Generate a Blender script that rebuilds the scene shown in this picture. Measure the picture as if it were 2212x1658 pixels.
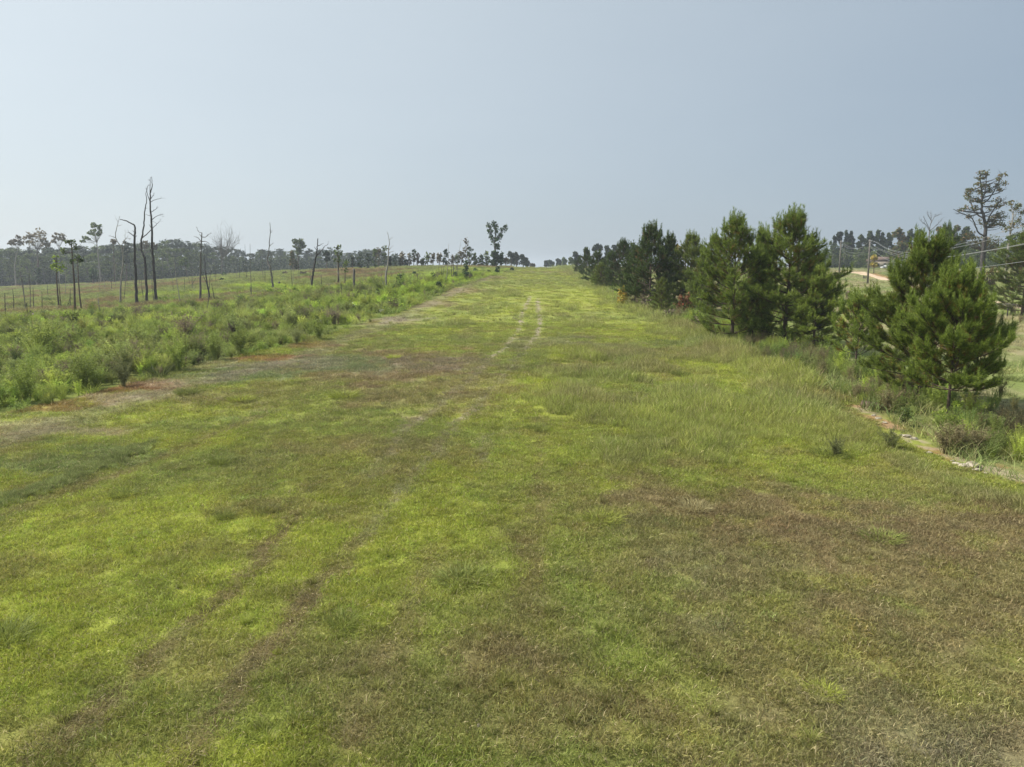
import bpy, math, random
import numpy as np
from mathutils import Vector

# ------------------------------------------------------------------ camera, sky, sun, exposure
scene = bpy.context.scene
for o in list(bpy.data.objects):
    bpy.data.objects.remove(o)
COL = scene.collection
FPX, CX, CY, CAMZ = 710.0, 512.0, 383.5, 6.0
PITCH = math.atan(118.5 / FPX)
cd = bpy.data.cameras.new("camera")
cam = bpy.data.objects.new("camera", cd)
COL.objects.link(cam)
cam.location = (0, 0, CAMZ)
cam.rotation_euler = (math.pi / 2 - PITCH, 0, 0)
cd.sensor_width = 36
cd.lens = 36 * FPX / 1024
cd.clip_start = 0.1
cd.clip_end = 9000
scene.camera = cam

SUN_ELEV, SUN_AZ = math.radians(44), math.radians(-74)      # azimuth from +Y, negative = left
world = bpy.data.worlds.new("World")
scene.world = world
world.use_nodes = True
wn, wl = world.node_tree.nodes, world.node_tree.links
wn.clear()
wo = wn.new("ShaderNodeOutputWorld")
bg = wn.new("ShaderNodeBackground")
bg.inputs[1].default_value = 0.105
sky = wn.new("ShaderNodeTexSky")
sky.sky_type = 'NISHITA'
sky.sun_disc = False
sky.sun_elevation = SUN_ELEV
sky.sun_rotation = SUN_AZ
sky.altitude = 50
sky.air_density = 1.0
sky.dust_density = 1.6
sky.ozone_density = 1.4
hsv = wn.new("ShaderNodeHueSaturation")
hsv.inputs['Saturation'].default_value = 0.75
wl.new(sky.outputs[0], hsv.inputs['Color'])
veil = wn.new("ShaderNodeMix"); veil.data_type = 'RGBA'      # thin high haze, brighter towards the sun
veil.inputs[0].default_value = 0.8
wtc = wn.new("ShaderNodeTexCoord"); wdot = wn.new("ShaderNodeVectorMath"); wdot.operation = 'DOT_PRODUCT'
wdot.inputs[1].default_value = (math.sin(SUN_AZ) * math.cos(SUN_ELEV), math.cos(SUN_AZ) * math.cos(SUN_ELEV), math.sin(SUN_ELEV))
wmr = wn.new("ShaderNodeMapRange"); wmr.inputs[1].default_value = -.25; wmr.inputs[2].default_value = 1.0
wgl = wn.new("ShaderNodeMix"); wgl.data_type = 'RGBA'
wgl.inputs[6].default_value = (1.98, 2.60, 3.32, 1); wgl.inputs[7].default_value = (5.8, 6.35, 6.5, 1)
wmp = wn.new("ShaderNodeMapping"); wmp.inputs['Scale'].default_value = (1, 1, 3.5)
wnz = wn.new("ShaderNodeTexNoise"); wnz.inputs['Scale'].default_value = 2.2; wnz.inputs['Detail'].default_value = 5; wnz.inputs['Roughness'].default_value = .55
wma = wn.new("ShaderNodeMath"); wma.operation = 'MULTIPLY_ADD'; wma.inputs[1].default_value = .16; wma.inputs[2].default_value = -.08
wad = wn.new("ShaderNodeMath"); wad.operation = 'ADD'
wl.new(wtc.outputs['Generated'], wmp.inputs[0]); wl.new(wmp.outputs[0], wnz.inputs['Vector']); wl.new(wnz.outputs[0], wma.inputs[0])
wl.new(wtc.outputs['Generated'], wdot.inputs[0]); wl.new(wdot.outputs['Value'], wad.inputs[0]); wl.new(wma.outputs[0], wad.inputs[1]); wl.new(wad.outputs[0], wmr.inputs[0]); wl.new(wmr.outputs[0], wgl.inputs[0])
wl.new(hsv.outputs[0], veil.inputs[6]); wl.new(wgl.outputs[2], veil.inputs[7])
wl.new(veil.outputs[2], bg.inputs[0])
wl.new(bg.outputs[0], wo.inputs[0])

sd = bpy.data.lights.new("sun", 'SUN')
sd.energy = 4.8
sd.angle = math.radians(0.6)
sd.color = (1.0, 0.95, 0.86)
sun = bpy.data.objects.new("sun", sd)
COL.objects.link(sun)
sdir = Vector((math.sin(SUN_AZ) * math.cos(SUN_ELEV), math.cos(SUN_AZ) * math.cos(SUN_ELEV), math.sin(SUN_ELEV)))
sun.rotation_euler = sdir.to_track_quat('Z', 'Y').to_euler()
scene.view_settings.view_transform = 'Standard'
scene.view_settings.look = 'None'
scene.view_settings.gamma = 1
scene.view_settings.use_curve_mapping = False
scene.view_settings.exposure = 0.45
HAZE = .00038
try:
    scene.cycles.max_bounces = 6
    scene.cycles.diffuse_bounces = 3
    scene.cycles.volume_bounces = 0
    scene.cycles.transparent_max_bounces = 8
except Exception:
    pass

# ------------------------------------------------------------------ noise, projection, terrain
def hash2(ix, iy, s):
    n = (ix * 374761393 + iy * 668265263 + s * 1274126177) & 0xffffffff
    n = ((n ^ (n >> 13)) * 1274126177) & 0xffffffff
    return ((n ^ (n >> 16)) & 0xffff) / 65535.0
def vnoise(x, y, s=0):
    x = np.asarray(x, float); y = np.asarray(y, float)
    ix = np.floor(x).astype(np.int64); iy = np.floor(y).astype(np.int64)
    fx = x - ix; fy = y - iy
    fx = fx * fx * (3 - 2 * fx); fy = fy * fy * (3 - 2 * fy)
    a = hash2(ix, iy, s); b = hash2(ix + 1, iy, s); c = hash2(ix, iy + 1, s); d = hash2(ix + 1, iy + 1, s)
    return (a * (1 - fx) + b * fx) * (1 - fy) + (c * (1 - fx) + d * fx) * fy
def fbm(x, y, s=0, o=4):
    r = 0; a = 0.5; t = 0
    for k in range(o):
        r = r + a * vnoise(x * 2 ** k + 13.7 * k, y * 2 ** k - 7.3 * k, s + k * 17)
        t += a; a *= 0.5
    return r / t
def sstep(a, b, x):
    t = np.clip((x - a) / (b - a), 0, 1)
    return t * t * (3 - 2 * t)

TD = np.array([0, 15, 30, 60, 105, 150, 200, 250, 320, 420, 600, 1000, 3000, 9000.])
TP = np.array([-250, 0, 80, 150, 253, 330, 400, 460, 530, 575, 650, 760, 868, 983, 1100, 1300.])
TZ = {
 -250: [0, 0, -.2, -.3, -.6, -1.4, -2.4, -3.2, -4.2, -5, -6, -8, -10, -10],
 0:    [0, 0, 0, 0, .1, -.7, -1.6, -2.1, -3.2, -4.5, -6, -8, -10, -10],
 80:   [0, 0, 0, .1, .3, .1, -.4, -.9, -2.0, -3.2, -5, -8, -10, -10],
 150:  [0, 0, .1, .3, .6, .7, .5, .2, -.8, -1.6, -3, -6, -10, -10],
 253:  [0, 0, .2, .6, 1.4, 2.3, 3.1, 3.3, 2.0, .3, -1, -3, -8, -10],
 330:  [0, 0, .25, .8, 1.8, 2.9, 4.1, 4.2, 3.0, 1.0, -1, -3, -8, -10],
 400:  [0, 0, .3, 1.0, 2.2, 3.6, 5.0, 5.2, 4.2, 2.0, 0, -3, -8, -10],
 460:  [0, 0, .3, 1.1, 2.4, 3.8, 5.2, 5.4, 4.6, 2.5, 0, -3, -8, -10],
 530:  [0, 0, .3, 1.1, 2.3, 3.4, 4.5, 5.1, 4.6, 3.0, 0, -3, -8, -10],
 575:  [0, 0, .3, 1.1, 2.3, 3.4, 4.6, 5.2, 4.8, 3.2, 1, -3, -8, -10],
 650:  [0, 0, .3, 1.0, 2.1, 3.0, 4.0, 4.8, 4.8, 3.5, 1, -3, -8, -10],
 760:  [0, 0, .2, .6, 1.2, 1.6, 2.4, 3.6, 4.6, 4.0, 2, -2, -8, -10],
 868:  [0, 0, 0, .1, 0, .2, 1.2, 2.9, 4.6, 4.6, 3, -2, -8, -10],
 983:  [0, 0, -.1, -.2, -.2, 1.6, 4.2, 4.8, 5.0, 5.0, 3, -2, -8, -10],
 1100: [0, 0, -.1, -.3, -.5, 1.2, 3.6, 4.6, 5.0, 5.0, 3, -2, -8, -10],
 1300: [0, 0, -.1, -.3, -.5, 1.0, 3.4, 4.6, 5.0, 5.0, 3, -2, -8, -10],
}
_T = np.array([TZ[int(p)] for p in TP])
_LD = np.linspace(math.log(8), math.log(9000), 260)
_UU = np.linspace((TP[0] - 512) / 720., (TP[-1] - 512) / 720., 160)
_tmp = np.array([np.interp(np.exp(_LD), TD, row) for row in _T])
_G = np.array([np.interp(_UU, (TP - 512) / 720., _tmp[:, j]) for j in range(len(_LD))]).T
_G0 = _G.copy()
for _ in range(9):
    _G[1:-1] = .25 * _G[:-2] + .5 * _G[1:-1] + .25 * _G[2:]
    _G[:, 1:-1] = .25 * _G[:, :-2] + .5 * _G[:, 1:-1] + .25 * _G[:, 2:]
def terr(x, y):
    x = np.asarray(x, float); y = np.asarray(y, float)
    yy = np.maximum(y, 8.0)
    u = np.clip(x / yy, _UU[0], _UU[-1] - 1e-6)
    l = np.clip(np.log(yy), _LD[0], _LD[-1] - 1e-6)
    fu = (u - _UU[0]) / (_UU[1] - _UU[0]); fl = (l - _LD[0]) / (_LD[1] - _LD[0])
    iu = fu.astype(int); il = fl.astype(int); fu = fu - iu; fl = fl - il
    z = (_G[iu, il] * (1 - fu) + _G[iu + 1, il] * fu) * (1 - fl) + (_G[iu, il + 1] * (1 - fu) + _G[iu + 1, il + 1] * fu) * fl
    lump = (fbm(x / 2.3, y / 2.3, 5, 3) - .5) * .14 + (fbm(x / 9, y / 9, 9, 2) - .5) * .30
    return z + lump
def ray(px, py):
    dx = (px - CX) / FPX; dv = (CY - py) / FPX
    return dx, math.cos(PITCH) + dv * math.sin(PITCH), -math.sin(PITCH) + dv * math.cos(PITCH)
def W(px, py, D):
    a, b, c = ray(px, py); t = D / b
    return np.array([a * t, D, CAMZ + c * t])
_DD = np.geomspace(6, 700, 2500)
def G(px, py, dmax=700):
    a, b, c = ray(px, py); t = _DD / b
    zr = CAMZ + c * t
    h = terr(a * t, _DD)
    k = np.nonzero(zr <= h)[0]
    if len(k) == 0 or _DD[k[0]] > dmax:
        d = _DD[np.argmin(zr - h)]
        if d > dmax: d = dmax
        p = W(px, py, d); p[2] = terr(p[0], p[1]); return p
    d = _DD[k[0]]; p = W(px, py, d); p[2] = float(terr(p[0], p[1])); return p
def zr(scale_x, ox, oy):
    def f(X, Y): return ((ox + X * scale_x) / 3.0, (oy + Y * scale_x) / 3.0)
    return f
r1 = zr(520 / 1796, 0, 500); r2 = zr(520 / 2212, 500, 600); r3 = zr(700 / 2212, 1000, 600)
r4 = zr(600 / 2212, 1650, 620); r5 = zr(500 / 1802, 2180, 600); r6 = zr(622 / 2063, 2450, 480)
r7 = zr(692 / 1712, 2380, 780); rd = zr(572 / 2212, 2500, 1100)
def rf(X, Y): return (X / 2.16016, Y / 2.16016)

LE = np.array([G(*rf(*p))[:2] for p in [(0, 900), (150, 864), (280, 834), (390, 800), (560, 760), (650, 744), (770, 705), (850, 680), (940, 642), (1000, 617), (1060, 597), (1100, 586)]])
RE = np.array([G(*rf(*p))[:2] for p in [(2212, 1050), (2100, 1005), (1960, 925), (1880, 885), (1780, 842), (1650, 788), (1560, 745), (1480, 705), (1360, 660), (1310, 630), (1270, 606)]])
LE = np.vstack([[LE[0] + (LE[0] - LE[1]) * 4], LE, [[LE[-1][0] + 2, 330]]]); RE = np.vstack([[RE[0] + (RE[0] - RE[1]) * 6], RE, [[RE[-1][0] + 6, 330]]])
LE = LE[np.argsort(LE[:, 1])]; RE = RE[np.argsort(RE[:, 1])]
def lex(y): return np.interp(y, LE[:, 1], LE[:, 0])
def rex(y): return np.interp(y, RE[:, 1], RE[:, 0])

# ------------------------------------------------------------------ colour of the vegetation and soil (albedo)
def C(r, g, b): return np.array([r, g, b], float)
GB = C(.415, .46, .08); GM = C(.28, .32, .08); OL = C(.275, .265, .09); BR = C(.29, .232, .115)
GY = C(.30, .255, .19); RS = C(.33, .17, .085); ST = C(.50, .42, .30); BG = C(.215, .265, .11); DBR = C(.25, .195, .095)
def pat(cx, cy, rx, ry, col, w):
    c = G(*rf(cx, cy)); l = G(*rf(cx - rx, cy)); u = G(*rf(cx, max(cy - ry, 590))); d = G(*rf(cx, cy + ry))
    return (c[0], (u[1] + d[1]) / 2, abs(c[0] - l[0]), max(abs(u[1] - d[1]) / 2, .3), col, w)
PATS = [pat(*a) for a in [
 (300, 1150, 380, 90, GB, .9), (120, 1290, 300, 150, GB, .75), (650, 1190, 260, 110, GB, .6), (380, 1430, 260, 130, GB, .45),
 (900, 1120, 130, 90, GB, .7), (160, 1080, 160, 30, GB, .4), (1200, 640, 200, 24, GB, .35), (1250, 715, 260, 34, GB, .35),
 (1180, 845, 160, 26, GB, .7), (1650, 820, 330, 46, GB, .6), (1500, 930, 420, 70, GB, .35), (1800, 1000, 240, 60, GB, .4), (1000, 940, 220, 40, GM, .6),
 (1250, 1000, 260, 90, GM, .5), (600, 1560, 330, 110, GM, .6), (1130, 960, 80, 60, GB, .5), (1350, 1420, 160, 90, GB, .25), (1720, 1480, 150, 80, GB, .3),
 (830, 795, 240, 46, BR, .9), (900, 790, 200, 24, GY, .45), (640, 795, 190, 26, BG, .8), (620, 790, 120, 12, GY, .5), (950, 850, 200, 40, BR, .55),
 (780, 960, 190, 36, BR, .5), (620, 1090, 150, 36, BR, .5), (700, 1000, 240, 50, OL, .5), (1500, 770, 260, 14, BR, .6), (1620, 718, 190, 12, BR, .7), (1330, 800, 200, 14, BR, .5),
 (1500, 745, 120, 10, BG, .5), (1200, 745, 160, 9, GY, .45), (1310, 870, 60, 22, BR, .5), (1280, 1050, 140, 22, DBR, .35),
 (1750, 1110, 480, 62, BR, .75), (2000, 1230, 480, 160, BR, .7), (1500, 1180, 250, 90, BR, .45), (1680, 1330, 380, 130, BR, .5), (2000, 1480, 420, 170, BR, .45),
 (1550, 1560, 300, 110, BR, .6), (1960, 1580, 400, 110, GY, .4), (1500, 1260, 140, 60, GY, .25), (1260, 1500, 180, 120, OL, .7), (1080, 1420, 160, 110, BR, .25), (1000, 1500, 140, 100, BR, .25), (960, 1300, 260, 130, GB, .3), (1380, 1540, 160, 60, GB, .35),
 (1150, 1240, 26, 110, DBR, .6), (1130, 1420, 30, 130, DBR, .3), (800, 1540, 120, 120, BR, .3), (1250, 1110, 130, 50, OL, .5), (420, 1230, 160, 36, BR, .35),
 (1790, 1090, 120, 16, DBR, .3), (1900, 1590, 120, 40, GY, .5), (2050, 1300, 160, 100, OL, .3), (1600, 1250, 120, 60, OL, .4), (1560, 1410, 240, 70, OL, .5),
 (60, 880, 130, 14, RS, .6), (100, 905, 170, 12, GM, .3), (330, 828, 110, 13, RS, .85), (260, 855, 120, 10, RS, .45), (560, 772, 90, 9, RS, .8), (700, 742, 60, 7, RS, .5),
 (60, 940, 190, 20, ST, .55), (330, 850, 120, 12, ST, .6), (420, 815, 110, 11, ST, .45), (200, 925, 120, 12, ST, .4), (500, 790, 120, 9, ST, .35), (150, 985, 260, 20, BG, .6), (500, 850, 200, 24, OL, .6), (450, 905, 200, 24, BG, .4),
 (1040, 600, 60, 5, BR, .8), (980, 630, 80, 8, BR, .85), (900, 660, 90, 9, BR, .8), (800, 700, 100, 9, BR, .7), (860, 690, 60, 6, GY, .6), (1190, 582, 90, 5, BR, .6), (1270, 594, 60, 4, BR, .5),
 (1640, 790, 30, 7, RS, .9), (1800, 855, 60, 16, RS, .8), (1250, 840, 40, 8, RS, .2), (1740, 1010, 60, 16, RS, .0), (1620, 1120, 40, 8, RS, .3), (2100, 995, 60, 12, RS, .7), (2010, 960, 40, 10, RS, .5),
]]
def seg_dist(x, y, P):
    d = np.full(np.shape(x), 1e9)
    for (a, b) in zip(P[:-1], P[1:]):
        ab = b - a; L = float(ab @ ab) + 1e-9
        t = np.clip(((x - a[0]) * ab[0] + (y - a[1]) * ab[1]) / L, 0, 1)
        d = np.minimum(d, np.hypot(x - a[0] - t * ab[0], y - a[1] - t * ab[1]))
    return d
def gl(pts, f=rf): return np.array([G(*f(*p))[:2] for p in pts])
TRACKS = [  # polyline, half width, colour, strength
 (gl([(1145, 640), (1128, 680), (1122, 710), (1098, 742), (1062, 775)]), .19, (ST + GY) / 2, .9),
 (gl([(1160, 645), (1166, 690), (1160, 725), (1132, 757)]), .19, (ST + GY) / 2, .9),
 (gl([(1062, 775), (1000, 832), (930, 890), (868, 938), (800, 1030)]), .16, GY, .45),
 (gl([(1132, 757), (1085, 820), (1030, 882), (990, 908), (935, 985), (850, 1080), (790, 1160)]), .16, GY, .55),
 (gl([(1035, 878), (995, 905)]), .16, ST, .7), (gl([(905, 900), (870, 935)]), .14, ST, .5),
 (gl([(790, 1160), (740, 1210), (640, 1320), (500, 1500), (400, 1640)]), .2, DBR * .9, .85),
 (gl([(640, 1110), (600, 1160), (470, 1300), (240, 1500), (120, 1620)]), .2, DBR * .9, .8),
 (gl([(1050, 940), (1040, 1010)]), .12, GY, .5), (gl([(1165, 900), (1165, 1080), (1150, 1240), (1120, 1400)]), .18, DBR, .5),
 (gl([(20, 1112), (160, 1055), (300, 1010), (420, 960), (560, 900)]), .28, DBR, .55),
 (gl([(0, 1075), (90, 1045)]), .25, DBR, .5),
 (gl([(940, 1180), (890, 1320), (820, 1460), (760, 1600)]), .22, DBR, .6),
 (gl([(-60, 960), (120, 925), (300, 860), (480, 815), (650, 775), (800, 715), (880, 680), (980, 632), (1060, 598)]), .9, GY, .45),
]
DITCH = gl([(1850, 878), (1890, 900), (1910, 915), (1950, 942), (2010, 970), (2090, 1003), (2150, 1020), (2230, 1045)])
STRIPE = gl([(0, 1092), (80, 1062), (150, 1036), (240, 1000), (335, 955)])
BUFF = C(.40, .33, .22)
def lawn_col(x, y):
    x = np.asarray(x, float); y = np.asarray(y, float)
    wx = x + (fbm(x / 3, y / 3, 31, 3) - .5) * 3.2; wy = y + (fbm(x / 3, y / 3, 77, 3) - .5) * 3.2 * (1 + y / 40)
    nf = fbm(x / .55, y / .75, 151, 4)
    n1 = fbm(x / 4.0, y / 5.0, 3, 5)[..., None]; n2 = fbm(x / 1.1, y / 1.1, 41, 4)[..., None]; n3 = fbm(x / 1.7 + 9, y / 1.7, 57, 4)[..., None]
    c = GM * (1 - sstep(.40, .68, n1)) + GB * .82 * sstep(.40, .68, n1)
    c = c * (1 - .45 * sstep(.5, .7, n2)) + OL * .45 * sstep(.5, .7, n2)
    for (cx, cy, rx, ry, col, w) in PATS:
        q = np.sqrt(((wx - cx) / rx) ** 2 + ((wy - cy) / ry) ** 2)
        k = (sstep(.22, .72, sstep(1.45, .35, q) * .95 + (nf - .5) * 1.1) * sstep(1.6, 1.1, q) * w)[..., None]
        k = np.clip(k * (.8 + .5 * n3), 0, 1)
        c = c * (1 - k) + col * k
    k = .45 * sstep(.58, .75, n3); c = c * (1 - k) + BR * k
    k = .3 * sstep(.60, .72, fbm(x / .8, y / .8, 99, 3))[..., None]; c = c * (1 - k) + GB * k
    c = c * (1 + .25 * (fbm(x / .45, y / .45, 111, 3) - .5))[..., None]
    wx = x + (fbm(x / .7, y / .7, 131, 2) - .5) * .35; wy = y
    for (P, hw, col, s) in TRACKS:
        k = (s * sstep(hw * 1.7, hw * .5, seg_dist(wx, wy, P)) * (.72 + .35 * sstep(.3, .6, fbm(x / .4, y / 1.2, 61, 3))))[..., None]
        c = c * (1 - k) + col * k
    return c
def zone_b_limit(u):   # how deep the tall weeds reach on the left
    return np.interp(u, [-.75, -.5, -.37, -.25, -.15, -.05], [74, 88, 94, 112, 150, 200])
SC1 = C(.29, .35, .08); SC2 = C(.39, .46, .095); SC3 = C(.26, .28, .11); SC4 = C(.27, .17, .10)
def scrub_col(x, y):
    n1 = fbm(x / 6, y / 9, 201, 4)[..., None]; n2 = fbm(x / 2.2, y / 3, 221, 3)[..., None]; n3 = fbm(x / 9, y / 14, 241, 4)[..., None]
    c = SC1 * (1 - sstep(.42, .62, n1)) + SC2 * sstep(.42, .62, n1)
    k = .7 * sstep(.50, .66, n2); c = c * (1 - k) + SC3 * k
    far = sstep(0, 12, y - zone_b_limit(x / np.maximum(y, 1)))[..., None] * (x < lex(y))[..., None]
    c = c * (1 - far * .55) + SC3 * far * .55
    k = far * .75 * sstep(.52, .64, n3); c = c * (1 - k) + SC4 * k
    for (P, hw, s) in SOILBAND:
        k = (s * sstep(hw * 1.6, hw * .5, seg_dist(x, y, P)) * (.4 + .8 * n2[..., 0]))[..., None]; c = c * (1 - k) + SC4 * k
    for (P, hw) in LIMEBAND:
        k = (.8 * sstep(hw * 1.4, hw * .5, seg_dist(x, y, P)))[..., None]; c = c * (1 - k) + C(.36, .46, .06) * k
    return c
SOILBAND = [(gl([(0, 680), (80, 672), (240, 668), (330, 662), (480, 652)]), 3.2, .9)]
LIMEBAND = [(gl([(330, 640), (480, 636)]), 4.5), (gl([(520, 618), (640, 625), (700, 628)]), 4.5), (gl([(830, 655), (900, 630), (1000, 605), (1050, 592)]), 2.5), (gl([(0, 700), (120, 698)]), 4)]
MD1 = C(.31, .36, .12); MD2 = C(.40, .36, .19); MD3 = C(.23, .29, .08)
def mead_col(x, y):
    n1 = fbm(x / 7, y / 12, 301, 4)[..., None]; n2 = fbm(x / 2, y / 3, 331, 3)[..., None]
    c = MD1 * (1 - sstep(.42, .62, n1)) + MD2 * sstep(.42, .62, n1)
    k = .6 * sstep(.5, .65, n2); c = c * (1 - k) + MD3 * k
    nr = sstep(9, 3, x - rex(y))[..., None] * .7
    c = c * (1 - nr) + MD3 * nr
    dd = seg_dist(x, y, ORANGE); k = (.9 * sstep(3.5, 1, dd))[..., None]; c = c * (1 - k) + C(.5, .26, .12) * k
    return c
ORANGE = gl([(520, 1135), (620, 1165), (760, 1180)], r6)
def ground_col(x, y):
    L = lawn_col(x, y) * .80; S = scrub_col(x, y) * .5; Mw = mead_col(x, y) * .75  # lawn colour darkened to stand for the self-shadowing the bare ground lacks
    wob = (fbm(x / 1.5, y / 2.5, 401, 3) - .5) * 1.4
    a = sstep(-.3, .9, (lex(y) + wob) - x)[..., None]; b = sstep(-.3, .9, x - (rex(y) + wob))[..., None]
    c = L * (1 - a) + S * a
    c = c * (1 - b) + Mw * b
    dd = seg_dist(x + wob * .5, y, DITCH)
    k = (.85 * sstep(.55, .2, dd) * sstep(.38, .55, fbm(x / .5, y / .5, 411, 3)))[..., None]; c = c * (1 - k) + BUFF * k
    k = (.6 * sstep(1.3, .4, dd) * sstep(.45, .6, fbm(x / .9, y / .9, 421, 3)))[..., None]; c = c * (1 - k) + RS * k
    return c

# ------------------------------------------------------------------ materials
def new_mat(name):
    m = bpy.data.materials.new(name); m.use_nodes = True; n = m.node_tree.nodes; n.clear(); return m, n, m.node_tree.links
def leafy(name, colors=None, attr=None, transl=.3, rough=.6, spread=.35, tint=None, scale=1.0, objvar=.25, straw=0.0):
    """foliage: colour from the instance or a ramp over random leaves, some light shines through"""
    m, n, l = new_mat(name)
    out = n.new("ShaderNodeOutputMaterial"); geo = n.new("ShaderNodeNewGeometry")
    if attr:
        a = n.new("ShaderNodeAttribute"); a.attribute_type = 'INSTANCER'; a.attribute_name = attr; colsock = a.outputs['Color']
    else:
        r = n.new("ShaderNodeValToRGB"); e = r.color_ramp.elements
        while len(e) < len(colors): e.new(.5)
        for i, c in enumerate(colors):
            e[i].position = i / max(1, len(colors) - 1); e[i].color = (*c, 1)
        l.new(geo.outputs['Random Per Island'], r.inputs[0]); colsock = r.outputs[0]
    if straw > 0:
        gt = n.new("ShaderNodeMath"); gt.operation = 'GREATER_THAN'; gt.inputs[1].default_value = 1 - straw
        wn_ = n.new("ShaderNodeTexWhiteNoise"); wn_.noise_dimensions = '1D'; l.new(geo.outputs['Random Per Island'], wn_.inputs['W']); l.new(wn_.outputs['Value'], gt.inputs[0])
        sm = n.new("ShaderNodeMix"); sm.data_type = 'RGBA'; l.new(gt.outputs[0], sm.inputs[0]); l.new(colsock, sm.inputs[6]); sm.inputs[7].default_value = (.5, .42, .24, 1); colsock = sm.outputs[2]
    if tint is not None:
        a2 = n.new("ShaderNodeAttribute"); a2.attribute_name = "tint"
        mx = n.new("ShaderNodeMix"); mx.data_type = 'RGBA'
        l.new(a2.outputs['Fac'], mx.inputs[0]); l.new(colsock, mx.inputs[6]); mx.inputs[7].default_value = (*tint, 1); colsock = mx.outputs[2]
    mr = n.new("ShaderNodeMapRange"); mr.inputs[3].default_value = 1 - spread; mr.inputs[4].default_value = 1 + spread
    l.new(geo.outputs['Random Per Island'], mr.inputs[0])
    oi = n.new("ShaderNodeObjectInfo"); mr2 = n.new("ShaderNodeMapRange"); mr2.inputs[3].default_value = (1 - objvar) * scale; mr2.inputs[4].default_value = (1 + objvar) * scale
    l.new(oi.outputs['Random'], mr2.inputs[0])
    mu = n.new("ShaderNodeMath"); mu.operation = 'MULTIPLY'; l.new(mr.outputs[0], mu.inputs[0]); l.new(mr2.outputs[0], mu.inputs[1])
    vm = n.new("ShaderNodeVectorMath"); vm.operation = 'SCALE'; l.new(colsock, vm.inputs[0]); l.new(mu.outputs[0], vm.inputs[3])
    p = n.new("ShaderNodeBsdfPrincipled"); p.inputs['Roughness'].default_value = rough; p.inputs['Specular IOR Level'].default_value = .2
    l.new(vm.outputs[0], p.inputs['Base Color'])
    if transl > 0:
        t = n.new("ShaderNodeBsdfTranslucent"); l.new(vm.outputs[0], t.inputs[0])
        ms = n.new("ShaderNodeMixShader"); ms.inputs[0].default_value = transl
        l.new(p.outputs[0], ms.inputs[1]); l.new(t.outputs[0], ms.inputs[2]); l.new(ms.outputs[0], out.inputs[0])
    else:
        l.new(p.outputs[0], out.inputs[0])
    return m
def surf(name, c1, c2, sc=4.0, rough=.85, bump=.3, bsc=None, metallic=0, stretch=(1, 1, 1)):
    m, n, l = new_mat(name)
    out = n.new("ShaderNodeOutputMaterial"); p = n.new("ShaderNodeBsdfPrincipled"); p.inputs['Roughness'].default_value = rough
    p.inputs['Metallic'].default_value = metallic; p.inputs['Specular IOR Level'].default_value = .25
    tc = n.new("ShaderNodeTexCoord"); mp = n.new("ShaderNodeMapping"); mp.inputs['Scale'].default_value = stretch
    nz = n.new("ShaderNodeTexNoise"); nz.inputs['Scale'].default_value = sc; nz.inputs['Detail'].default_value = 6
    r = n.new("ShaderNodeValToRGB"); r.color_ramp.elements[0].position = .35; r.color_ramp.elements[1].position = .65
    r.color_ramp.elements[0].color = (*c1, 1); r.color_ramp.elements[1].color = (*c2, 1)
    l.new(tc.outputs['Object'], mp.inputs[0]); l.new(mp.outputs[0], nz.inputs['Vector']); l.new(nz.outputs[0], r.inputs[0]); l.new(r.outputs[0], p.inputs['Base Color'])
    b = n.new("ShaderNodeBump"); b.inputs['Strength'].default_value = bump; b.inputs['Distance'].default_value = .05
    nz2 = n.new("ShaderNodeTexNoise"); nz2.inputs['Scale'].default_value = bsc or sc * 4; nz2.inputs['Detail'].default_value = 5
    l.new(mp.outputs[0], nz2.inputs['Vector']); l.new(nz2.outputs[0], b.inputs['Height']); l.new(b.outputs[0], p.inputs['Normal']); l.new(p.outputs[0], out.inputs[0])
    return m
def ground_mat():
    m, n, l = new_mat("ground_soil_and_thatch")
    out = n.new("ShaderNodeOutputMaterial"); p = n.new("ShaderNodeBsdfPrincipled"); p.inputs['Roughness'].default_value = .95; p.inputs['Specular IOR Level'].default_value = .1
    a = n.new("ShaderNodeAttribute"); a.attribute_name = "gcol"; geo = n.new("ShaderNodeNewGeometry")
    nz = n.new("ShaderNodeTexNoise"); nz.inputs['Scale'].default_value = 5; nz.inputs['Detail'].default_value = 8; nz.inputs['Roughness'].default_value = .75
    l.new(geo.outputs['Position'], nz.inputs['Vector'])
    mr = n.new("ShaderNodeMapRange"); mr.inputs[1].default_value = .3; mr.inputs[2].default_value = .7; mr.inputs[3].default_value = .62; mr.inputs[4].default_value = 1.15
    l.new(nz.outputs[0], mr.inputs[0])
    vm = n.new("ShaderNodeVectorMath"); vm.operation = 'SCALE'; l.new(a.outputs['Color'], vm.inputs[0]); l.new(mr.outputs[0], vm.inputs[3])
    l.new(vm.outputs[0], p.inputs['Base Color'])
    b = n.new("ShaderNodeBump"); b.inputs['Strength'].default_value = .6; b.inputs['Distance'].default_value = .08
    l.new(nz.outputs[0], b.inputs['Height']); l.new(b.outputs[0], p.inputs['Normal']); l.new(p.outputs[0], out.inputs[0])
    return m
MAT = {}
MAT['ground'] = ground_mat()
MAT['grass'] = leafy("grass_blades", attr="col", transl=.35, spread=.45, scale=1.0, straw=.16)
MAT['weed'] = leafy("weed_leaves", attr="col", transl=.45, spread=.35, scale=1.0)
MAT['needle'] = leafy("pine_needles", [(.10, .145, .028), (.17, .23, .04), (.265, .325, .06)], transl=.35, spread=.25, tint=(.26, .14, .05), rough=.5)
MAT['needle_dark'] = leafy("dark_pine_needles", [(.055, .09, .022), (.09, .135, .032), (.125, .17, .04)], transl=.2, spread=.25, tint=(.2, .11, .05), rough=.5)
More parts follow.
